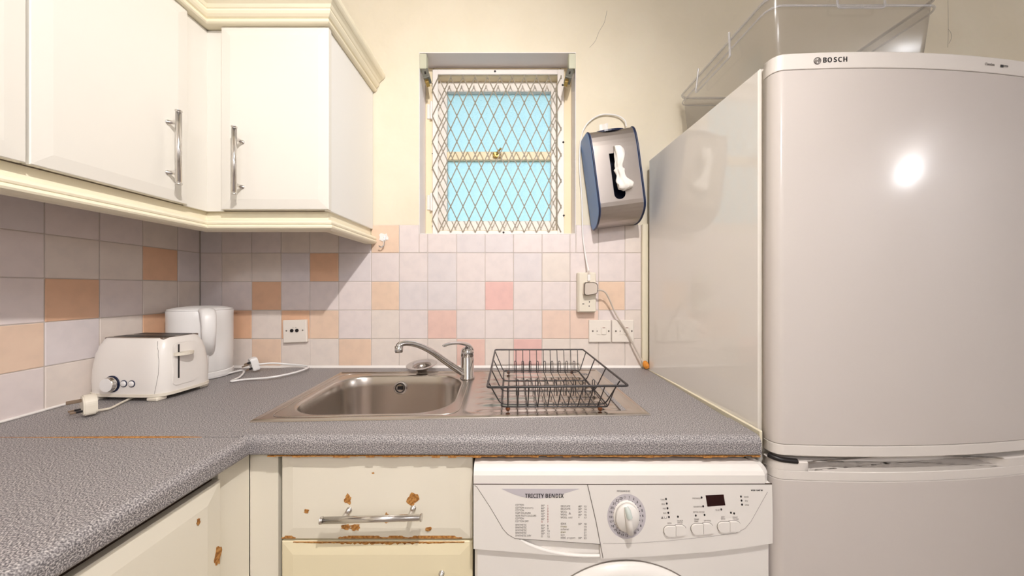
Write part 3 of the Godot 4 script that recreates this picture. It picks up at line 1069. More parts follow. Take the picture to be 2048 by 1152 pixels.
	for b in [[1327, 1350, 1372, 1051, 1071], [1381.5, 1405, 1426, 1047, 1067], [1434.5, 1457.5, 1481, 1043, 1063]]:
		for side in 2:
			st = shape()
			var l: float = b[0] if side == 0 else b[1] + 0.7
			var r: float = b[1] if side == 0 else b[2]
			var poly := PackedVector2Array()
			var h: float = (b[4] - b[3]) / 2.0
			var lift := -1.2 if side else 0.0
			var mid: float = (b[3] + b[4]) / 2.0 + lift
			for k in 13:
				var a := PI / 2 + PI * k / 12.0
				poly.append(Vector2(wx((l + h * 0.95) + cos(a) * h * 0.95 if side == 0 else (r - h * 0.95) - cos(a) * h * 0.95), wy(mid - sin(a) * h)))
			poly.append(Vector2(wx(r if side == 0 else l), wy(mid + h)))
			poly.append(Vector2(wx(r if side == 0 else l), wy(mid - h)))
			prism(st, poly, zf - 0.001, zf + 0.0035)
			var button := part("button", st, M.appliance, t)
			st = shape()
			var around := PackedVector2Array()
			for grown in Geometry2D.offset_polygon(poly, 0.0008):
				around = grown
			prism(st, around, zf - 0.001, zf + 0.0003)
			part("button_gap", st, M.seam, button)
	# door
	st = shape()
	var dc := Vector3(0.231, 0.4555, 0.577)
	lathe(st, [Vector2(0.205, 0), Vector2(0.2045, 0.004), Vector2(0.199, 0.012), Vector2(0.186, 0.017), Vector2(0.165, 0.016), Vector2(0.15, 0.008), Vector2(0.14, 0.0)], facing(dc), 72)
	part("door_ring", st, M.appliance, t)
	st = shape()
	var ring := []
	for k in 96:
		ring.append(dc + Vector3(cos(TAU * k / 96) * 0.2058, sin(TAU * k / 96) * 0.2058, 0.0012))
	tube(st, ring, 0.0013, 6, true)
	part("door_gap", st, M.seam, t)
	st = shape()
	lathe(st, [Vector2(0.0, 0.002), Vector2(0.11, 0.003), Vector2(0.143, 0.007), Vector2(0.143, 0.0), Vector2(0.0, 0.0)], facing(dc), 48)
	part("door_glass", st, M.display, t)


# ---------------------------------------------------------------- fridge freezer: own axes, x across the front, z out of it, origin at the rear left foot
func door_out(u: float) -> float:
	var r := 0.020
	if u < r:
		return 0.012 + 0.020 * sqrt(maxf(0.0, 1.0 - pow((r - u) / r, 2.0)))
	if u > 0.6 - r:
		return door_out(0.6 - u)
	return 0.032 + 0.018 * (1.0 - pow((u - 0.3) / 0.28, 2.0))

func door_ring(y: float, inset: float, dent: float) -> Array:
	var out := []
	var us := [0.0]
	for k in range(1, 9):
		us.append(0.020 * (1.0 - cos(PI / 2 * k / 8.0)))
	for k in range(1, 40):
		us.append(0.020 + 0.56 * k / 40.0)
	for k in range(8, -1, -1):
		us.append(0.6 - 0.020 * (1.0 - cos(PI / 2 * k / 8.0)))
	for u in us:
		var cut := dent * smoothstep(0.066, 0.078, u) * (1.0 - smoothstep(0.462, 0.48, u))
		out.append(Vector3(u + (inset if u < 0.3 else -inset) * (1.0 if u < 0.02 or u > 0.58 else 0.0), y, FRONT + 0.006 + door_out(u) - inset - cut))
	out.append(Vector3(0.6 - inset, y, FRONT + 0.006))
	out.append(Vector3(inset, y, FRONT + 0.006))
	return out

const FRONT := 0.509

func door_band(y0: float, y1: float, dent := 0.0, round0 := 0.002, round1 := 0.002) -> SurfaceTool:
	var st := shape()
	var rings := [door_ring(y0, round0, dent), door_ring(y0 + round0, 0.0, dent), door_ring(y1 - round1, 0.0, dent), door_ring(y1, round1, dent)]
	loft(st, rings.slice(0, 2), true, true, false)
	loft(st, rings.slice(1, 3), true, false, true)
	loft(st, rings.slice(2, 4), true, true, false)
	return st

func fridge() -> void:
	var t := thing("fridge_freezer", "tall white two-door fridge freezer at the right with a recessed grip between its doors", "fridge", Vector3(0.5055, 0, 0.035), Vector3(0, deg_to_rad(2.9), 0))
	var st := shape()
	box(st, Vector3(0, 0.02, 0), Vector3(0.6, 1.6855, FRONT - 0.004), 0.005)
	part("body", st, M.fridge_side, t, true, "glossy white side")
	st = shape()
	box(st, Vector3(0.008, 0.1, FRONT - 0.005), Vector3(0.592, 0.84, FRONT + 0.0055))
	box(st, Vector3(0.008, 0.84, FRONT - 0.005), Vector3(0.592, 0.858, FRONT + 0.002))
	box(st, Vector3(0.008, 0.874, FRONT - 0.005), Vector3(0.592, 1.68, FRONT + 0.0065))
	part("gasket", st, M.old_white, t, true)
	st = shape()
	box(st, Vector3(0.02, 0.0, 0.03), Vector3(0.58, 0.022, 0.48))
	part("plinth", st, M.black, t, true)
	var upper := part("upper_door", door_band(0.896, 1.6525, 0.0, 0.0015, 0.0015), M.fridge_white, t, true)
	part("door_trim", door_band(1.6530, 1.6875, 0.0, 0.0008, 0.004), M.fridge_trim, upper, true)
	part("door_trim", door_band(0.8725, 0.8955, 0.0, 0.003, 0.0008), M.fridge_trim, upper, true)
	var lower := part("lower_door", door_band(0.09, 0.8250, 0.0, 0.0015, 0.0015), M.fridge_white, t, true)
	part("door_trim", door_band(0.8255, 0.8440, 0.0, 0.0008, 0.001), M.fridge_trim, lower, true)
	part("door_grip", door_band(0.8438, 0.8625, 0.042, 0.0005, 0.002), M.fridge_trim, lower, true)
	st = shape()
	var hinge := []
	for k in 12:
		var u := 0.0003 + 0.042 * pow(k / 11.0, 1.5)
		hinge.append(Vector3(u, 0.8665 - 0.004 * k / 11.0, FRONT + 0.004 + door_out(u)))
	tube(st, hinge, 0.0052, 8)
	part("hinge", st, M.black, t, true, "black hinge cover between the doors")
	# the maker's mark and name on the top trim
	var on := func(u: float, y: float) -> Transform3D:
		var slope := (door_out(u + 0.002) - door_out(u - 0.002)) / 0.004
		return Transform3D(Basis(Vector3.UP, -atan(slope)), Vector3(u, y, FRONT + 0.0064 + door_out(u)))
	st = shape()
	var c: Transform3D = on.call(0.0795, 1.6685)
	for r in [0.0068, 0.0058]:
		var ring := []
		for k in 28:
			ring.append(c * Vector3(cos(TAU * k / 28) * r, sin(TAU * k / 28) * r, 0.0001))
		tube(st, ring, 0.00035, 5, true)
	for s in [-1.0, 1.0]:
		var arc := []
		for k in 9:
			var a: float = PI / 2 + s * (PI / 2) + (k - 4) * 0.26
			arc.append(c * Vector3(cos(a) * 0.0038, sin(a) * 0.0040, 0.0001))
		tube(st, arc, 0.0006, 5)
	tube(st, [c * Vector3(-0.0032, 0.0011, 0.0001), c * Vector3(0.0032, 0.0011, 0.0001)], 0.0004, 5)
	tube(st, [c * Vector3(-0.0032, -0.0011, 0.0001), c * Vector3(0.0032, -0.0011, 0.0001)], 0.0004, 5)
	part("maker_emblem", st, M.print_grey, upper, true)
	var k := 0
	for letter in ["B", "O", "S", "C", "H"]:
		var u: float = 0.0935 + [0.0, 0.0098, 0.0203, 0.0295, 0.0395][k]
		var x: Transform3D = on.call(u, 1.6693 + k * 0.0002)
		words(letter, 0.0098, x.origin, M.print_black, upper, true, HORIZONTAL_ALIGNMENT_CENTER)
		(upper.get_child(upper.get_child_count() - 1) as Node3D).basis = x.basis
		k += 1
	var e: Transform3D = on.call(0.431, 1.6695)
	words("Classixx", 0.0052, e.origin, M.print_grey, upper, false, HORIZONTAL_ALIGNMENT_LEFT, 0.92)
	(upper.get_child(upper.get_child_count() - 1) as Node3D).rotation = e.basis.get_euler()
	st = shape()
	var q: Transform3D = on.call(0.4735, 1.6685)
	box(st, Vector3(-0.0035, -0.0026, 0), Vector3(0.0035, 0.0026, 0.0003), 0.0, q)
	tube(st, [q * Vector3(0.0035, 0.0016, 0.0002), q * Vector3(0.0150, 0.0016, 0.0002), q * Vector3(0.0150, -0.0006, 0.0002), q * Vector3(0.0035, -0.0006, 0.0002)], 0.0004, 5)
	part("printed_symbol", st, M.print_black, upper, true)


func storage_box() -> void:
	var t := thing("storage_box", "large clear plastic storage box standing on top of the fridge", "box", Vector3(0.83, 1.6876, 0.24))
	var st := shape()
	var ring := func(w: float, d: float, y: float, r := 0.03) -> Array:
		var out := []
		for p in rounded_rect(w, d, r, 5):
			out.append(Vector3(p.x, y, p.y))
		return out
	loft(st, [ring.call(0.185, 0.19, 0.0), ring.call(0.190, 0.195, 0.006), ring.call(0.205, 0.212, 0.232), ring.call(0.205, 0.212, 0.236)], true, false)
	var r0: Array = ring.call(0.185, 0.19, 0.0005)
	for i in range(1, r0.size() - 1):
		tri(st, r0[0], r0[i + 1], r0[i])
	part("tub", st, M.clear_plastic, t, true)
	st = shape()
	tube(st, ring.call(0.208, 0.215, 0.232), 0.0035, 6, true)
	tube(st, ring.call(0.207, 0.214, 0.205), 0.0025, 6, true)
	part("rim", st, M.clear_rim, t, true)
	st = shape()
	tube(st, rounded_path([Vector3(-0.055, 0.245, 0.221), Vector3(-0.055, 0.192, 0.223), Vector3(0.058, 0.192, 0.223), Vector3(0.058, 0.245, 0.221)], 0.008), 0.0025, 6)
	part("clip_handle", st, M.clear_rim, t, true)
	st = shape()
	tube(st, rounded_path([Vector3(-0.218, 0.245, 0.08), Vector3(-0.222, 0.17, 0.09), Vector3(-0.222, 0.17, -0.08), Vector3(-0.218, 0.245, -0.07)], 0.008), 0.003, 6)
	part("clip_handle", st, M.clear_rim, t, true)


# ---------------------------------------------------------------- sink, tap, strainer, rack
func bowl_ring(grow: float, y: float) -> Array:
	var out := []
	var p := rounded_rect(0.199 + grow, 0.166 + grow, maxf(0.095 + grow, 0.02), 8)
	for q in p:
		out.append(Vector3(-0.218 + q.x, y, 0.008 + q.y))
	return out

func sink() -> void:
	var t := thing("sink", "stainless steel inset sink with bowl on the left and ribbed drainer", "sink", Vector3(-0.14, TOP, 0.276), Vector3(0, deg_to_rad(2.5), 0))
	var st := shape()
	var lip := 0.0035
	# flat round the bowl: the bowl's outline to its own rectangle
	var inner := bowl_ring(0.008, lip)
	var outer := []
	var rx := [-0.449, 0.012]
	var rz := [-0.200, 0.200]
	for p in inner:
		var d: Vector3 = (p - Vector3(-0.218, lip, 0.008))
		var k := 1e9
		k = minf(k, ((rx[1] if d.x > 0 else rx[0]) + 0.218) / d.x if absf(d.x) > 1e-6 else 1e9)
		k = minf(k, ((rz[1] if d.z > 0 else rz[0]) - 0.008) / d.z if absf(d.z) > 1e-6 else 1e9)
		outer.append(Vector3(-0.218 + d.x * k, lip, 0.008 + d.z * k))
	# the rectangle's corners are put on the nearest points
	for c in [Vector3(rx[0], lip, rz[0]), Vector3(rx[0], lip, rz[1]), Vector3(rx[1], lip, rz[0]), Vector3(rx[1], lip, rz[1])]:
		var best := 0
		for i in outer.size():
			if outer[i].distance_to(c) < outer[best].distance_to(c):
				best = i
		outer[best] = c
	loft(st, [outer, inner], true, false, false, 0)
	# rolled edge all round
	var edge := []
	for k in [[0.0, lip], [0.003, lip + 0.002], [0.006, lip + 0.002], [0.010, lip], [0.011, 0.0005]]:
		var ring := []
		for p in [[-0.449, -0.200], [0.449, -0.200], [0.449, 0.200], [-0.449, 0.200]]:
			ring.append(Vector3(p[0] + signf(p[0]) * k[0], k[1], p[1] + signf(p[1]) * k[0]))
		edge.append(ring)
	loft(st, edge, true, false, false, 1)
	tube(st, rounded_path([Vector3(-0.436, lip, -0.188), Vector3(0.004, lip, -0.188), Vector3(0.004, lip, 0.191), Vector3(-0.436, lip, 0.191)], 0.04, true), 0.0016, 6, true)
	# the drainer: ribs along x in a shallow dish
	var drain := func(u: float, v: float) -> Vector3:
		var x := lerpf(0.012, 0.449, u)
		var z := lerpf(-0.200, 0.200, v)
		var dish := smoothstep(0.012, 0.05, x) * (1.0 - smoothstep(0.405, 0.432, x)) * smoothstep(-0.19, -0.165, z) * (1.0 - smoothstep(0.165, 0.19, z))
		var rib := pow(0.5 + 0.5 * cos((z + 0.165) / 0.33 * TAU * 7.0), 2.0) * smoothstep(0.03, 0.07, x) * (1.0 - smoothstep(0.37, 0.41, x))
		return Vector3(x, lip + dish * (-0.006 + 0.0048 * rib), z)
	grid(st, drain, 60, 110, false)
	part("drainboard", st, M.steel, t, true)
	st = shape()
	loft(st, [bowl_ring(0.008, lip), bowl_ring(0.003, lip - 0.001), bowl_ring(0.0, lip - 0.006), bowl_ring(-0.004, -0.03), bowl_ring(-0.012, -0.12), bowl_ring(-0.022, -0.148), bowl_ring(-0.04, -0.158), bowl_ring(-0.125, -0.163)], true, false, true, 1)
	var bottom := bowl_ring(-0.125, -0.163)
	for i in range(1, bottom.size() - 1):
		tri(st, bottom[0], bottom[i], bottom[i + 1])
	var bowl := part("bowl", st, M.steel, t, true)
	st = shape()
	lathe(st, [Vector2(0, 0.001), Vector2(0.022, 0.0), Vector2(0.022, 0.003), Vector2(0.019, 0.005), Vector2(0.015, 0.003), Vector2(0, 0.003)], facing(Vector3(-0.232, -0.036, -0.1525)), 28)
	part("overflow", st, M.chrome, bowl, true)
	st = shape()
	lathe(st, [Vector2(0.0165, 0.0), Vector2(0.0165, 0.0048), Vector2(0.0140, 0.0048), Vector2(0.0130, 0.003)], facing(Vector3(-0.232, -0.036, -0.1525)), 28)
	box(st, Vector3(-0.2405, -0.0415, -0.1485), Vector3(-0.2235, -0.0305, -0.147), 0.0005)
	part("overflow_slot", st, M.black, bowl, true)

func tap() -> void:
	var t := thing("mixer_tap", "chrome single-lever mixer tap behind the sink, its spout over the bowl", "tap", Vector3(-0.148, TOP + 0.004, 0.160))
	var st := shape()
	lathe(st, [Vector2(0, 0), Vector2(0.0245, 0), Vector2(0.0245, 0.004), Vector2(0.0215, 0.007), Vector2(0.0215, 0.070), Vector2(0.0205, 0.071), Vector2(0.0205, 0.073), Vector2(0.0218, 0.074), Vector2(0.0215, 0.088), Vector2(0.0185, 0.098), Vector2(0.010, 0.104), Vector2(0, 0.105)], Transform3D(), 40)
	part("tap_body", st, M.chrome, t, true)
	st = shape()
	tube(st, curve([Vector3(-0.012, 0.018, 0.008), Vector3(-0.055, 0.058, 0.040), Vector3(-0.10, 0.103, 0.075), Vector3(-0.135, 0.128, 0.103), Vector3(-0.160, 0.137, 0.125), Vector3(-0.174, 0.136, 0.137), Vector3(-0.179, 0.130, 0.141)], 5), [0.0125, 0.0125, 0.0124, 0.0123, 0.0121, 0.0119, 0.0117, 0.0115, 0.0113, 0.011, 0.0108, 0.0106, 0.0104, 0.0102, 0.01, 0.0099, 0.0098, 0.0097, 0.0096, 0.0096, 0.0096, 0.0096, 0.0096, 0.0096, 0.0096, 0.0096, 0.0098, 0.01, 0.01, 0.01, 0.01], 16, false, 0.85)
	lathe(st, [Vector2(0, 0.0), Vector2(0.0105, 0.0), Vector2(0.0118, 0.004), Vector2(0.0118, 0.018), Vector2(0.008, 0.020), Vector2(0, 0.020)], Transform3D(Basis(), Vector3(-0.178, 0.113, 0.140)), 24)
	part("spout", st, M.chrome, t, true)
	st = shape()
	tube(st, curve([Vector3(0.012, 0.092, -0.006), Vector3(0.002, 0.109, 0.002), Vector3(-0.020, 0.121, 0.030), Vector3(-0.045, 0.125, 0.062), Vector3(-0.062, 0.1215, 0.084)], 5), [0.0135, 0.0145, 0.0155, 0.0155, 0.015, 0.0145, 0.0135, 0.0122, 0.011, 0.01, 0.0092, 0.0086, 0.0082, 0.0079, 0.0077, 0.0075, 0.0074, 0.0073, 0.0072, 0.007, 0.005], 16, false, 0.5)
	part("lever", st, M.chrome, t, true)

func strainer() -> void:
	var tilt := Basis(Vector3.RIGHT, deg_to_rad(8)) * Basis(Vector3.BACK, deg_to_rad(3))
	var t := thing("sink_strainer", "round metal basket strainer lying on the ledge behind the sink bowl", "strainer", Vector3(-0.318, TOP + 0.006, 0.082))
	var xf := Transform3D(tilt, Vector3(0, 0.0, 0))
	var st := shape()
	lathe(st, [Vector2(0.0335, 0.022), Vector2(0.040, 0.025), Vector2(0.052, 0.026), Vector2(0.054, 0.0268), Vector2(0.052, 0.0278), Vector2(0.040, 0.0272), Vector2(0.032, 0.023)], xf, 40)
	part("flange", st, M.chrome, t, true)
	st = shape()
	lathe(st, [Vector2(0, 0.0), Vector2(0.016, 0.001), Vector2(0.021, 0.006), Vector2(0.0245, 0.014), Vector2(0.0335, 0.0225), Vector2(0.032, 0.023), Vector2(0.023, 0.014), Vector2(0.019, 0.006), Vector2(0.0, 0.002)], xf, 32)
	part("basket", st, M.brushed, t, true)
	st = shape()
	for r in [0.009, 0.0155, 0.0205, 0.026]:
		var n := int(r * 900)
		for k in n:
			var a := TAU * k / n
			var y: float = 0.0026 if r < 0.018 else 0.0100 if r < 0.022 else 0.0170
			box(st, Vector3(-0.0013, -0.0004, -0.0013), Vector3(0.0013, 0.0004, 0.0013), 0.0, xf * Transform3D(Basis(), Vector3(cos(a) * r, y, sin(a) * r)))
	part("holes", st, M.black, t, true).set_meta("kind", "stuff")

func dish_rack() -> void:
	var base := TOP + 0.0035
	var t := thing("dish_rack", "black wire dish rack standing on the sink's drainer", "dish rack", Vector3(0.1, base, 0.28))
	var ty := 0.991
	var by := 0.925
	var rim := [Vector3(-0.060, ty, 0.070), Vector3(0.255, ty, 0.066), Vector3(0.264, ty, 0.500), Vector3(-0.056, ty - 0.003, 0.502)]
	var st := shape()
	tube(st, rounded_path(rim, 0.008, true), 0.0027, 8, true)
	part("rim_wire", st, M.wire, t)
	st = shape()
	tube(st, rounded_path([Vector3(-0.028, by, 0.106), Vector3(0.230, by, 0.104), Vector3(0.234, by, 0.449), Vector3(-0.026, by, 0.450)], 0.012, true), 0.002, 8, true)
	part("base_wire", st, M.wire, t)
	for k in 11:
		var x := -0.010 + k * 0.0240
		var xt := x * 1.02
		st = shape()
		tube(st, rounded_path([Vector3(xt, ty, 0.0695), Vector3(x, by - 0.003, 0.106), Vector3(x, by - 0.003, 0.450), Vector3(xt, ty - 0.002, 0.5010)], 0.014), 0.0013, 6)
		part("rib_wire", st, M.wire, t)
	for k in 4:
		var z := lerpf(0.122, 0.43, k / 3.0)
		var zt := lerpf(0.108, 0.462, k / 3.0)
		st = shape()
		tube(st, rounded_path([Vector3(-0.058, ty, zt), Vector3(-0.028, by - 0.001, z), Vector3(0.231, by - 0.001, z), Vector3(0.257, ty, zt)], 0.014), 0.0016, 6)
		part("cross_wire", st, M.wire, t)
	for row in [[0.1275, 0.0115, 0.0250, 0.038], [0.360, 0.0150, 0.0256, 0.040]]:
		for k in 9:
			var x: float = row[1] + k * row[2]
			var z: float = row[0]
			st = shape()
			tube(st, rounded_path([Vector3(x - 0.0035, by - 0.002, z), Vector3(x - 0.003, by + row[3], z), Vector3(x + 0.003, by + row[3], z), Vector3(x + 0.0035, by - 0.002, z)], 0.0032, false, 3), 0.0012, 6)
			part("plate_loop", st, M.wire, t)
	for p in [Vector3(-0.010, base + 0.006, 0.447), Vector3(0.214, base + 0.006, 0.447), Vector3(-0.012, base + 0.006, 0.109), Vector3(0.208, base + 0.006, 0.107)]:
		st = shape()
		lathe(st, [Vector2(0, -0.006), Vector2(0.004, -0.0045), Vector2(0.006, 0), Vector2(0.004, 0.0045), Vector2(0, 0.006)], Transform3D(Basis(), p), 14)
		part("foot", st, M.rust, t)


# ---------------------------------------------------------------- toaster and kettle
func toaster_r(y: float) -> Vector2:      # half width, half depth at a height
	var c := Curve.new()
	for p in [[0.0, 0.955], [0.1, 0.99], [0.3, 1.0], [0.5, 0.985], [0.7, 0.94], [0.85, 0.87], [0.95, 0.79], [1.0, 0.72]]:
		c.add_point(Vector2(p[0], p[1]))
	var k := c.sample(clampf(y / 0.165, 0.0, 1.0))
	return Vector2(0.113 * (0.25 + 0.75 * k), 0.076 * k)

func toaster_point(a: float, y: float, grow := 0.0) -> Vector3:
	var r := toaster_r(y)
	var n := 5.0
	var c := cos(a)
	var s := sin(a)
	return Vector3(signf(c) * pow(absf(c), 2.0 / n) * (r.x + grow), y, signf(s) * pow(absf(s), 2.0 / n) * (r.y + grow))

func toaster() -> void:
	var t := thing("toaster", "cream two-slot toaster with chrome dial standing by the left wall", "toaster", Vector3(-1.040, TOP, 0.294), Vector3(0, deg_to_rad(-3), 0))
	var st := shape()
	var rings := []
	for k in 15:
		var y: float = [0.013, 0.016, 0.022, 0.035, 0.05, 0.065, 0.08, 0.095, 0.11, 0.122, 0.133, 0.143, 0.152, 0.159, 0.165][k]
		var ring := []
		for j in 72:
			ring.append(toaster_point(TAU * (j + 0.5) / 72, y))
		rings.append(ring)
	loft(st, rings, true, true)
	var body := part("body", st, M.appliance, t, true)
	st = shape()
	rings = []
	for y in [0.0115, 0.0145, 0.019]:
		var ring := []
		for j in 72:
			ring.append(toaster_point(TAU * (j + 0.5) / 72, 0.02, 0.0022 if y > 0.01 else -0.003) * Vector3(1, 0, 1) + Vector3(0, y, 0))
		rings.append(ring)
	loft(st, rings, true, true, false)
	part("base", st, M.old_white, t, true)
	st = shape()
	for p in [[0.085, 0.06], [-0.085, 0.06], [0.085, -0.055], [-0.085, -0.055]]:
		box(st, Vector3(p[0] - 0.016, 0.0, p[1] - 0.012), Vector3(p[0] + 0.016, 0.011, p[1] + 0.014), 0.003)
	part("feet", st, M.old_white, t, true)
	st = shape()
	box(st, Vector3(-0.086, 0.160, -0.048), Vector3(0.088, 0.1665, 0.048), 0.002)
	part("top_plate", st, M.brushed, t, true)
	for z in [-0.023, 0.023]:
		st = shape()
		box(st, Vector3(-0.072, 0.1665, z - 0.014), Vector3(0.078, 0.1672, z + 0.014))
		part("slot", st, M.black, t, true)
	# join between the front shell and the end cap
	for s in [1.0]:
		st = shape()
		var line := []
		for k in 20:
			var y := lerpf(0.016, 0.164, k / 19.0)
			var r := toaster_r(y)
			var x := 0.088 + 0.009 * sin(PI * k / 19.0) - 0.012 * pow(k / 19.0, 3.0)
			var z := r.y * pow(maxf(0.0, 1.0 - pow(x / r.x, 5.0)), 0.2)
			line.append(Vector3(x, y, z + 0.0002))
		tube(st, line, 0.0004, 5)
		part("seam", st, M.seam, body, true)
	# end panel, slot and lever on +x
	var ex := 0.1105
	var tall := Transform3D(Basis(Vector3.UP, PI / 2), Vector3(ex, 0, 0))
	st = shape()
	prism(st, rounded_path2([[-0.046, 0.034], [0.016, 0.034], [0.018, 0.150], [-0.040, 0.150]], 0.012), -0.004, 0.0035, tall)
	part("lever_panel", st, M.appliance, t, true)
	st = shape()
	box(st, Vector3(-0.034, 0.052, 0.0035), Vector3(-0.030, 0.146, 0.0040), 0.0, tall)
	part("lever_slot", st, M.black, t, true)
	st = shape()
	box(st, Vector3(-0.032, 0.118, 0.002), Vector3(-0.028, 0.124, 0.012), 0.0, tall)
	var paddle := PackedVector2Array()
	for k in 13:
		var a := PI * k / 12.0
		paddle.append(Vector2(-0.022 + cos(a) * 0.024, -0.004 - sin(a) * 0.022))
	prism(st, paddle, 0.116, 0.124, tall * Transform3D(Basis(Vector3.RIGHT, -PI / 2), Vector3.ZERO) * Transform3D(Basis.from_scale(Vector3(1, 1, 1)), Vector3.ZERO))
	part("lever", st, M.old_white, t, true)
	# dial and buttons on +z
	var fz := 0.0755
	st = shape()
	lathe(st, [Vector2(0, 0), Vector2(0.0222, 0), Vector2(0.0222, 0.0014), Vector2(0.0200, 0.0018), Vector2(0, 0.0018)], facing(Vector3(-0.024, 0.046, fz)), 36, false)
	var dial := part("dial_ring", st, M.navy, t, true)
	st = shape()
	lathe(st, [Vector2(0, 0), Vector2(0.0198, 0.001), Vector2(0.0196, 0.007), Vector2(0.0186, 0.008), Vector2(0.0184, 0.012), Vector2(0.0178, 0.0134), Vector2(0, 0.0136)], facing(Vector3(-0.024, 0.046, fz)), 36)
	part("dial_knob", st, M.satin, dial, true)
	st = shape()
	lathe(st, [Vector2(0, 0.0), Vector2(0.0178, 0.0), Vector2(0.0174, 0.0012), Vector2(0, 0.0014)], facing(Vector3(-0.024, 0.046, fz + 0.0131)), 36, false)
	part("dial_face", st, M.white_plastic, dial, true)
	for x in [0.0095, 0.032]:
		st = shape()
		lathe(st, [Vector2(0, 0), Vector2(0.0094, 0), Vector2(0.0094, 0.002), Vector2(0.0076, 0.002), Vector2(0.0074, 0.001), Vector2(0, 0.001)], facing(Vector3(x, 0.0475, fz - 0.0005)), 24, false)
		var b := part("button_ring", st, M.navy, t, true)
		st = shape()
		lathe(st, [Vector2(0, 0), Vector2(0.0074, 0), Vector2(0.0072, 0.003), Vector2(0.005, 0.004), Vector2(0, 0.0042)], facing(Vector3(x, 0.0475, fz)), 20)
		part("button", st, M.white_plastic, b, true)

func rounded_path2(pts: Array, r: float) -> PackedVector2Array:
	var p := []
	for q in pts:
		p.append(Vector3(q[0], q[1], 0))
	var out := PackedVector2Array()
	for q in rounded_path(p, r, true):
		out.append(Vector2(q.x, q.y))
	return out

func kettle() -> void:
	# own axes: +x is the side the handle is on
	var t := thing("kettle", "white plastic jug kettle behind the toaster in the corner", "kettle", Vector3(-1.066, TOP, 0.122), Vector3(0, deg_to_rad(-38), 0))
	var st := shape()
	lathe(st, [Vector2(0, 0), Vector2(0.078, 0), Vector2(0.084, 0.003), Vector2(0.0855, 0.010), Vector2(0.0855, 0.022), Vector2(0.083, 0.024), Vector2(0, 0.024)], Transform3D(), 48, false)
	part("base", st, M.white_plastic, t, true)
	st = shape()
	lathe(st, [Vector2(0, 0.024), Vector2(0.0825, 0.024), Vector2(0.0835, 0.027), Vector2(0.0845, 0.10), Vector2(0.0845, 0.20), Vector2(0.085, 0.226), Vector2(0.083, 0.2285), Vector2(0, 0.2285)], Transform3D(), 56)
	tube(st, [Vector3(-0.066, 0.180, 0), Vector3(-0.080, 0.205, 0), Vector3(-0.093, 0.226, 0)], [0.012, 0.018, 0.022], 16)
	var body := part("body", st, M.white_plastic, t, true)
	st = shape()
	lathe(st, [Vector2(0, 0.2285), Vector2(0.0845, 0.2285), Vector2(0.082, 0.232), Vector2(0.06, 0.238), Vector2(0.03, 0.241), Vector2(0, 0.242)], Transform3D(), 48)
	part("lid", st, M.white_plastic, t, true)
	st = shape()
	var path := curve([Vector3(0.060, 0.226, 0), Vector3(0.098, 0.228, 0), Vector3(0.120, 0.208, 0), Vector3(0.124, 0.165, 0), Vector3(0.114, 0.125, 0), Vector3(0.096, 0.098, 0), Vector3(0.080, 0.085, 0)], 5)
	var w := []
	for k in path.size():
		w.append(lerpf(0.021, 0.015, float(k) / path.size()))
	tube(st, path, w, 18, false, 0.5)
	part("handle", st, M.white_plastic, t, true)
	st = shape()
	tube(st, curve([Vector3(0.075, 0.09, 0.008), Vector3(0.086, 0.065, 0.010), Vector3(0.089, 0.04, 0.012), Vector3(0.084, 0.026, 0.013)], 4), 0.016, 14)
	part("gauge_cover", st, M.white_plastic, body, true)


# ---------------------------------------------------------------- plugs, sockets, leads
func plug_parts(t: Node3D, m: Material) -> void:
	# own axes: pins along -x, the lead leaves downwards at -y ... the body's flat pin face is the plane x = 0
	var st := shape()
	var poly := PackedVector2Array()
	for p in rounded_path2([[-0.024, 0.004], [0.024, 0.004], [0.0235, 0.036], [0.012, 0.049], [-0.012, 0.049], [-0.0235, 0.036]], 0.009):
		poly.append(p)
	var turn := Transform3D(Basis(Vector3.UP, PI / 2), Vector3.ZERO)
	prism(st, poly, 0.0025, 0.018, turn)
	var small := PackedVector2Array()
	for p in poly:
		small.append(Vector2(p.x * 0.92, 0.0265 + (p.y - 0.0265) * 0.92))
	prism(st, small, 0.0, 0.021, turn)
	part("plug_body", st, m, t, true)
	st = shape()
	box(st, Vector3(-0.022, 0.034, -0.002), Vector3(0.0, 0.042, 0.002), 0.0008)
	part("pin", st, M.pin, t, true)
	for z in [-0.011, 0.011]:
		st = shape()
		box(st, Vector3(-0.018, 0.013, z - 0.003), Vector3(-0.009, 0.017, z + 0.003), 0.0006)
		var pin := part("pin", st, M.pin, t, true)
		st = shape()
		box(st, Vector3(-0.009, 0.0128, z - 0.0032), Vector3(0.0, 0.0172, z + 0.0032))
		part("pin_sleeve", st, M.black, pin, true)

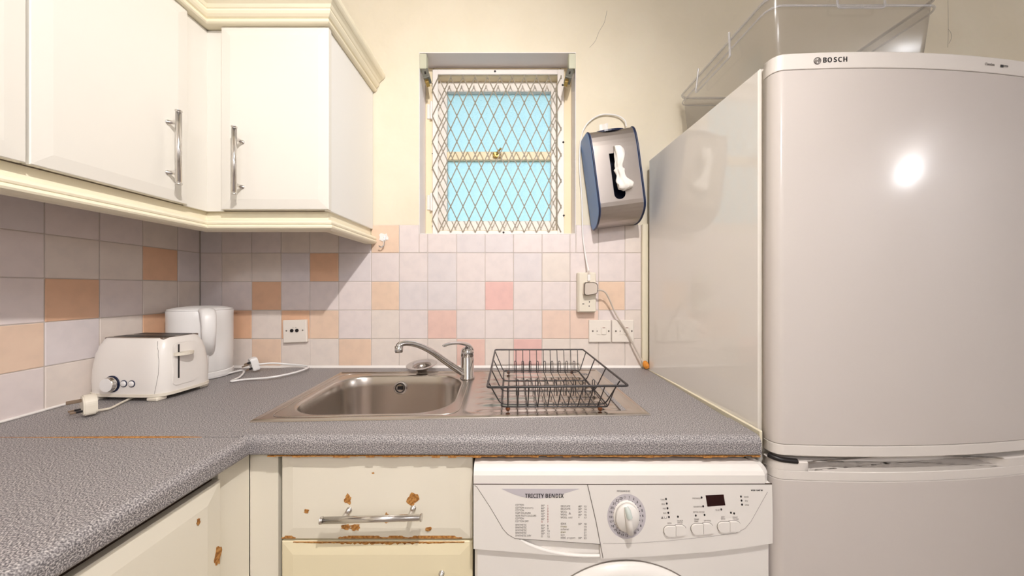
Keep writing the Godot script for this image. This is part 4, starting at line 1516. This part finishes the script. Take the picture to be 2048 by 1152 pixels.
func plugs_and_sockets() -> void:
	var t := thing("mains_plug", "cream three-pin plug lying loose on the worktop in front of the toaster", "plug", Vector3(-1.010, TOP + 0.0005, 0.474), Vector3(0, deg_to_rad(60), 0))
	plug_parts(t, M.old_white)
	var st := shape()
	tube(st, curve([Vector3(-1.000, TOP + 0.008, 0.457), Vector3(-0.999, TOP + 0.005, 0.442), Vector3(-1.0, TOP + 0.0035, 0.425), Vector3(-1.02, TOP + 0.0035, 0.385), Vector3(-1.03, TOP + 0.006, 0.35)], 6), 0.003, 8)
	single("power_lead", st, M.old_white, "short white lead from the loose plug to under the toaster", "cable")
	t = thing("mains_plug", "white three-pin plug of the kettle tilted against the tiles", "plug", Vector3(-0.915, TOP + 0.0275, 0.091))
	t.basis = Basis(Vector3(0.605, 0.252, -0.756), Vector3(-0.781, 0.0, -0.625), Vector3(-0.1575, 0.9686, 0.1968)).orthonormalized()
	plug_parts(t, M.white_plastic)
	st = shape()
	tube(st, curve([Vector3(-0.985, TOP + 0.006, 0.118), Vector3(-0.972, TOP + 0.007, 0.07), Vector3(-0.945, TOP + 0.005, 0.092), Vector3(-0.912, TOP + 0.004, 0.150), Vector3(-0.900, TOP + 0.004, 0.196), Vector3(-0.868, TOP + 0.006, 0.184), Vector3(-0.79, TOP + 0.010, 0.172), Vector3(-0.752, TOP + 0.010, 0.112), Vector3(-0.744, TOP + 0.012, 0.050), Vector3(-0.785, TOP + 0.012, 0.018), Vector3(-0.84, TOP + 0.018, 0.022), Vector3(-0.875, TOP + 0.028, 0.050), Vector3(-0.905, TOP + 0.030, 0.075)], 7), 0.0032, 8)
	single("power_lead", st, M.white_plastic, "white kettle lead looped on the worktop against the tiles", "cable")

	# the pair of outlets on end, by the fridge
	t = thing("double_socket", "white double wall socket mounted on end below the dispenser", "socket", Vector3(0.278, 1.196, 0.0))
	st = shape()
	box(st, Vector3(0.2445, 1.1215, 0.0), Vector3(0.3125, 1.2705, 0.026), 0.003)
	part("back_box", st, M.old_white, t)
	st = shape()
	box(st, Vector3(0.2475, 1.1235, 0.026), Vector3(0.3115, 1.2685, 0.033), 0.003)
	part("faceplate", st, M.old_white, t)
	for p in [[0.2640, 1.1535, 0.0038, 0.0015], [0.2865, 1.1610, 0.0014, 0.0027], [0.2855, 1.1455, 0.0014, 0.0027]]:
		st = shape()
		box(st, Vector3(p[0] - p[2], p[1] - p[3], 0.032), Vector3(p[0] + p[2], p[1] + p[3], 0.0333))
		part("pin_hole", st, M.black, t)
	t = thing("mains_plug", "greyish plug pushed into the upper outlet of the double socket", "plug", Vector3(0.286, 1.21, 0.033))
	st = shape()
	var poly := rounded_path2([[0.2615, 1.188], [0.2715, 1.1845], [0.311, 1.192], [0.312, 1.226], [0.302, 1.2335], [0.2635, 1.2335]], 0.007)
	prism(st, poly, 0.033, 0.055)
	var inner := PackedVector2Array()
	for p in poly:
		inner.append(Vector2(0.287 + (p.x - 0.287) * 0.9, 1.21 + (p.y - 1.21) * 0.9))
	prism(st, inner, 0.055, 0.058)
	part("plug_body", st, mat("plug_grey", rgb(206, 194, 182), 0.5), t)
	st = shape()
	tube(st, [Vector3(0.308, 1.206, 0.045), Vector3(0.320, 1.2045, 0.045), Vector3(0.3201, 1.2045, 0.045), Vector3(0.330, 1.204, 0.044)], [0.0052, 0.0045, 0.0038, 0.0032], 10)
	part("strain_relief", st, M.plug_grey, t)
	st = shape()
	tube(st, curve([Vector3(0.328, 1.204, 0.044), Vector3(0.344, 1.196, 0.040), Vector3(0.362, 1.168, 0.032), Vector3(0.386, 1.118, 0.024), Vector3(0.425, 1.056, 0.022), Vector3(0.462, 0.984, 0.024), Vector3(0.488, 0.934, 0.028), Vector3(0.495, 0.922, 0.030)], 6), 0.0031, 8)
	single("power_lead", st, M.plug_grey, "grey lead running from the plug down to the worktop by the fridge", "cable")
	t = thing("lead_connector", "small clear connector end on the thin white lead above the double socket", "connector", Vector3(0.284, 1.25, 0.034))
	st = shape()
	box(st, Vector3(0.2785, 1.238, 0.0335), Vector3(0.2890, 1.2620, 0.0415), 0.002)
	part("shell", st, M.white_plastic, t)
	st = shape()
	tube(st, [Vector3(0.2840, 1.262, 0.0375), Vector3(0.2840, 1.276, 0.034)], [0.0042, 0.003], 10)
	part("collar", st, M.plug_grey, t)
	st = shape()
	tube(st, curve([Vector3(0.284, 1.276, 0.034), Vector3(0.280, 1.31, 0.018), Vector3(0.274, 1.36, 0.008), Vector3(0.268, 1.42, 0.005), Vector3(0.264, 1.56, 0.004), Vector3(0.256, 1.68, 0.004), Vector3(0.262, 1.78, 0.004), Vector3(0.285, 1.835, 0.004), Vector3(0.335, 1.868, 0.005), Vector3(0.395, 1.866, 0.006), Vector3(0.425, 1.845, 0.010), Vector3(0.43, 1.82, 0.012)], 6), 0.0028, 8)
	single("thin_lead", st, M.white_plastic, "thin white lead rising up the wall and looping over the dispenser", "cable")

	for k in 2:
		var x0 := [0.2905, 0.3775][k] as float
		t = thing("wall_switch", ["white fused switch plate on the left of the pair by the fridge", "white fused switch plate on the right of the pair, crossed by the grey lead"][k], "switch", Vector3(x0 + 0.042, 1.05, 0.0), Vector3.ZERO, "pair of switch plates")
		st = shape()
		box(st, Vector3(x0, 1.0075, 0.0), Vector3(x0 + 0.0835, 1.0915, 0.010), 0.002)
		part("faceplate", st, M.switch_white, t)
		st = shape()
		box(st, Vector3(x0 + 0.028, 1.036, 0.009), Vector3(x0 + 0.045, 1.064, 0.0112), 0.0008)
		part("fuse_carrier", st, M.switch_white, t)
		st = shape()
		box(st, Vector3(x0 + 0.047, 1.036, 0.009), Vector3(x0 + 0.065, 1.064, 0.0135), 0.0015)
		var rocker := part("rocker", st, M.switch_white, t)
		st = shape()
		box(st, Vector3(x0 + 0.0505, 1.0615, 0.0130), Vector3(x0 + 0.0605, 1.0635, 0.0138))
		part("red_mark", st, M.rust, rocker)
		for x in [0.0145, 0.0745]:
			st = shape()
			lathe(st, [Vector2(0, 0), Vector2(0.0034, 0), Vector2(0.0030, 0.001), Vector2(0, 0.0012)], facing(Vector3(x0 + x, 1.050, 0.0098)), 12)
			part("screw", st, M.seam, t)
		st = shape()
		lathe(st, [Vector2(0, 0), Vector2(0.0020, 0), Vector2(0, 0.0008)], facing(Vector3(x0 + 0.0305, 1.050, 0.0112)), 10)
		part("screw", st, M.seam, t)

	t = thing("aerial_socket", "small square television aerial socket hanging slightly askew on the tiles", "socket", Vector3(-0.8185, 1.0495, 0.0), Vector3(0, deg_to_rad(2), deg_to_rad(1.6)))
	st = shape()
	box(st, Vector3(-0.0435, -0.0425, 0.001), Vector3(0.0435, 0.0425, 0.014), 0.002)
	part("faceplate", st, M.switch_white, t, true)
	for x in [-0.0095, 0.0095]:
		st = shape()
		lathe(st, [Vector2(0.0028, 0.0005), Vector2(0.0062, 0.0), Vector2(0.0062, 0.003), Vector2(0.0048, 0.003), Vector2(0.0048, 0.001), Vector2(0.0016, 0.001), Vector2(0.0016, 0.003), Vector2(0, 0.003)], facing(Vector3(x, 0.003, 0.0138)), 20, false)
		part("outlet", st, M.black, t, true)
	for x in [-0.030, 0.030]:
		st = shape()
		lathe(st, [Vector2(0, 0), Vector2(0.0032, 0), Vector2(0.0028, 0.001), Vector2(0, 0.0012)], facing(Vector3(x, 0.003, 0.0138)), 12)
		part("screw", st, M.seam, t, true)
	words("TV  ·  FM", 0.0026, Vector3(0, 0.0135, 0.0141), M.print_grey, t, false, HORIZONTAL_ALIGNMENT_CENTER)


# ---------------------------------------------------------------- dispenser and small things
func dispenser() -> void:
	var t := thing("bag_dispenser", "tilted brushed steel and blue dispenser hung on the wall right of the window", "dispenser", Vector3(0.3624, 1.6056, 0.0), Vector3(0, 0, deg_to_rad(7.6)))
	# side profile (out from the wall, up)
	var prof := PackedVector2Array()
	for p in rounded_path2([[0.0, -0.168], [0.070, -0.164], [0.128, -0.125], [0.130, 0.10], [0.118, 0.160], [0.0, 0.172]], 0.029):
		prof.append(p)
	var side := Transform3D(Basis(Vector3.UP, -PI / 2), Vector3.ZERO)   # the profile's x out along +z
	for s in [-1.0, 1.0]:
		var st := shape()
		var x := -0.078 if s < 0 else 0.078
		prism(st, prof, -0.004, 0.004, side.translated(Vector3(x, 0, 0)))
		var plate := part("side_plate", st, M.blue, t, true, "blue side plate")
		st = shape()
		var loop := []
		for p in prof:
			loop.append(Vector3(x + s * 0.0, p.y, p.x))
		tube(st, loop, 0.0034, 8, true)
		part("side_rim", st, M.navy, plate, true)
	var st := shape()
	box(st, Vector3(-0.074, -0.160, 0.0), Vector3(0.074, 0.165, 0.004))
	box(st, Vector3(-0.074, -0.12, 0.085), Vector3(0.074, 0.10, 0.092))
	part("back_plate", st, M.navy, t, true)
	# the wrapped steel sheet: the profile's front run swept across, a slot left open in its flat front
	st = shape()
	var hx := 0.074
	var strip := func(a: Vector2, b: Vector2) -> void:
		face(st, [Vector3(-hx, a.y, a.x), Vector3(hx, a.y, a.x), Vector3(hx, b.y, b.x), Vector3(-hx, b.y, b.x)], Vector3(0, 0, 0.03))
	var f0 := -1
	var f1 := -1
	for i in prof.size():
		if f0 < 0 and prof[i].x > 0.127 and prof[i].y > -0.11:
			f0 = i
		if prof[i].x > 0.127 and prof[i].y < 0.08:
			f1 = i
	for i in prof.size() - 1:
		var long: bool = absf(prof[i].y - prof[i + 1].y) > 0.1 and prof[i].x > 0.1
		if long:
			var a: Vector2 = prof[i]
			var b: Vector2 = prof[i + 1]
			var inner := []
			var outer := []
			var slot := rounded_rect(0.0195, 0.094, 0.0193, 8)
			for p in slot:
				var yy := clampf(p.y + 0.004, minf(a.y, b.y) + 0.003, maxf(a.y, b.y) - 0.003)
				inner.append(Vector3(p.x - 0.004, yy, lerpf(a.x, b.x, (yy - a.y) / (b.y - a.y))))
				var k := minf(hx / maxf(absf(p.x), 1e-5), 0.5 * (b.y - a.y) / maxf(absf(p.y), 1e-5))
				var oy := clampf((a.y + b.y) / 2 + p.y * absf(k), minf(a.y, b.y), maxf(a.y, b.y))
				outer.append(Vector3(clampf(p.x * absf(k), -hx, hx), oy, lerpf(a.x, b.x, (oy - a.y) / (b.y - a.y))))
			for c in [Vector2(-hx, a.y), Vector2(hx, a.y), Vector2(-hx, b.y), Vector2(hx, b.y)]:
				var best := 0
				for j in outer.size():
					if Vector2(outer[j].x, outer[j].y).distance_to(c) < Vector2(outer[best].x, outer[best].y).distance_to(c):
						best = j
				outer[best] = Vector3(c.x, c.y, a.x if c.y == a.y else b.x)
			loft(st, [outer, inner], true, false, false, 1)
		else:
			strip.call(prof[i], prof[i + 1])
	part("steel_cover", st, M.brushed, t, true)
	st = shape()
	var el := []
	for k in 28:
		el.append(Vector3(cos(TAU * k / 28) * 0.055, 0.1625 + sin(TAU * k / 28) * -0.006, 0.086 + sin(TAU * k / 28) * 0.034))
	var low := []
	for p in el:
		low.append(p + Vector3(0, -0.006, 0))
	loft(st, [low, el], true, true, false)
	part("top_opening", st, M.navy, t, true)
	# the white bag pulled from the slot
	st = shape()
	var path := curve([Vector3(0.000, 0.092, 0.128), Vector3(0.006, 0.080, 0.142), Vector3(0.004, 0.045, 0.150), Vector3(-0.002, 0.010, 0.146), Vector3(0.004, -0.025, 0.142), Vector3(0.012, -0.050, 0.146), Vector3(0.008, -0.066, 0.138)], 6)
	var rings := []
	for i in path.size():
		var s := float(i) / (path.size() - 1)
		var w := 0.004 + 0.011 * sin(PI * clampf(s * 1.6, 0, 1)) + 0.014 * smoothstep(0.55, 0.8, s) * (1.0 - smoothstep(0.88, 1.0, s)) + (0.006 if s > 0.5 and s <= 0.93 else 0.0)
		var ring := []
		for k in 28:
			var a := TAU * k / 28
			var wob := 1.0 + 0.20 * sin(a * 5.0 + s * 9.0) + 0.10 * sin(a * 9.0 - s * 17.0)
			ring.append(path[i] + Vector3(cos(a) * w * wob, 0, sin(a) * minf(w, 0.013) * 0.8 * wob))
		rings.append(ring)
	loft(st, rings, true, true, true)
	var bag := single("paper_towel", st, M.tissue, "crumpled white sheet pulled out of the dispenser's front slot", "tissue")
	bag.transform = t.transform
	st = shape()
	grid(st, func(u: float, v: float) -> Vector3: return Vector3(lerpf(-0.034, -0.002, u) + v * 0.004, 0.158 + v * 0.030 + 0.002 * sin(u * 9.0), 0.086 + 0.004 * cos(u * 7.0 + v * 2.0) + v * 0.006), 8, 8)
	grid(st, func(u: float, v: float) -> Vector3: return Vector3(lerpf(-0.034, -0.002, u) + v * 0.004, 0.158 + v * 0.030 + 0.002 * sin(u * 9.0), 0.0848 + 0.004 * cos(u * 7.0 + v * 2.0) + v * 0.006), 8, 8, true)
	bag = single("paper_scrap", st, M.tissue, "small white scrap sticking out of the dispenser's top opening", "tissue")
	bag.transform = t.transform

func small_things() -> void:
	var st := shape()
	var t := thing("adhesive_hook", "small white stick-on hook on a peach tile below the cabinet", "hook", Vector3(-0.487, 1.395, 0.0))
	prism(st, blob(0.0, 0.010, 0.017, 0.019, 14), -0.001, 0.003)
	part("pad", st, M.white_plastic, t, true)
	st = shape()
	tube(st, curve([Vector3(0.004, 0.012, 0.004), Vector3(0.003, -0.004, 0.008), Vector3(0.004, -0.020, 0.012), Vector3(-0.004, -0.029, 0.016), Vector3(-0.012, -0.024, 0.020)], 5), 0.0022, 8)
	part("hook_wire", st, M.chrome, t, true)
	st = shape()
	lathe(st, [Vector2(0, -0.014), Vector2(0.009, -0.010), Vector2(0.012, 0.0), Vector2(0.010, 0.010), Vector2(0.006, 0.016), Vector2(0, 0.017)], Transform3D(Basis(Vector3.BACK, 0.4), Vector3(0.4975, 0.9255, 0.031)), 7, false)
	single("foam_scrap", st, M.foam, "small orange lump of foam in the worktop's back corner by the fridge", "scrap")
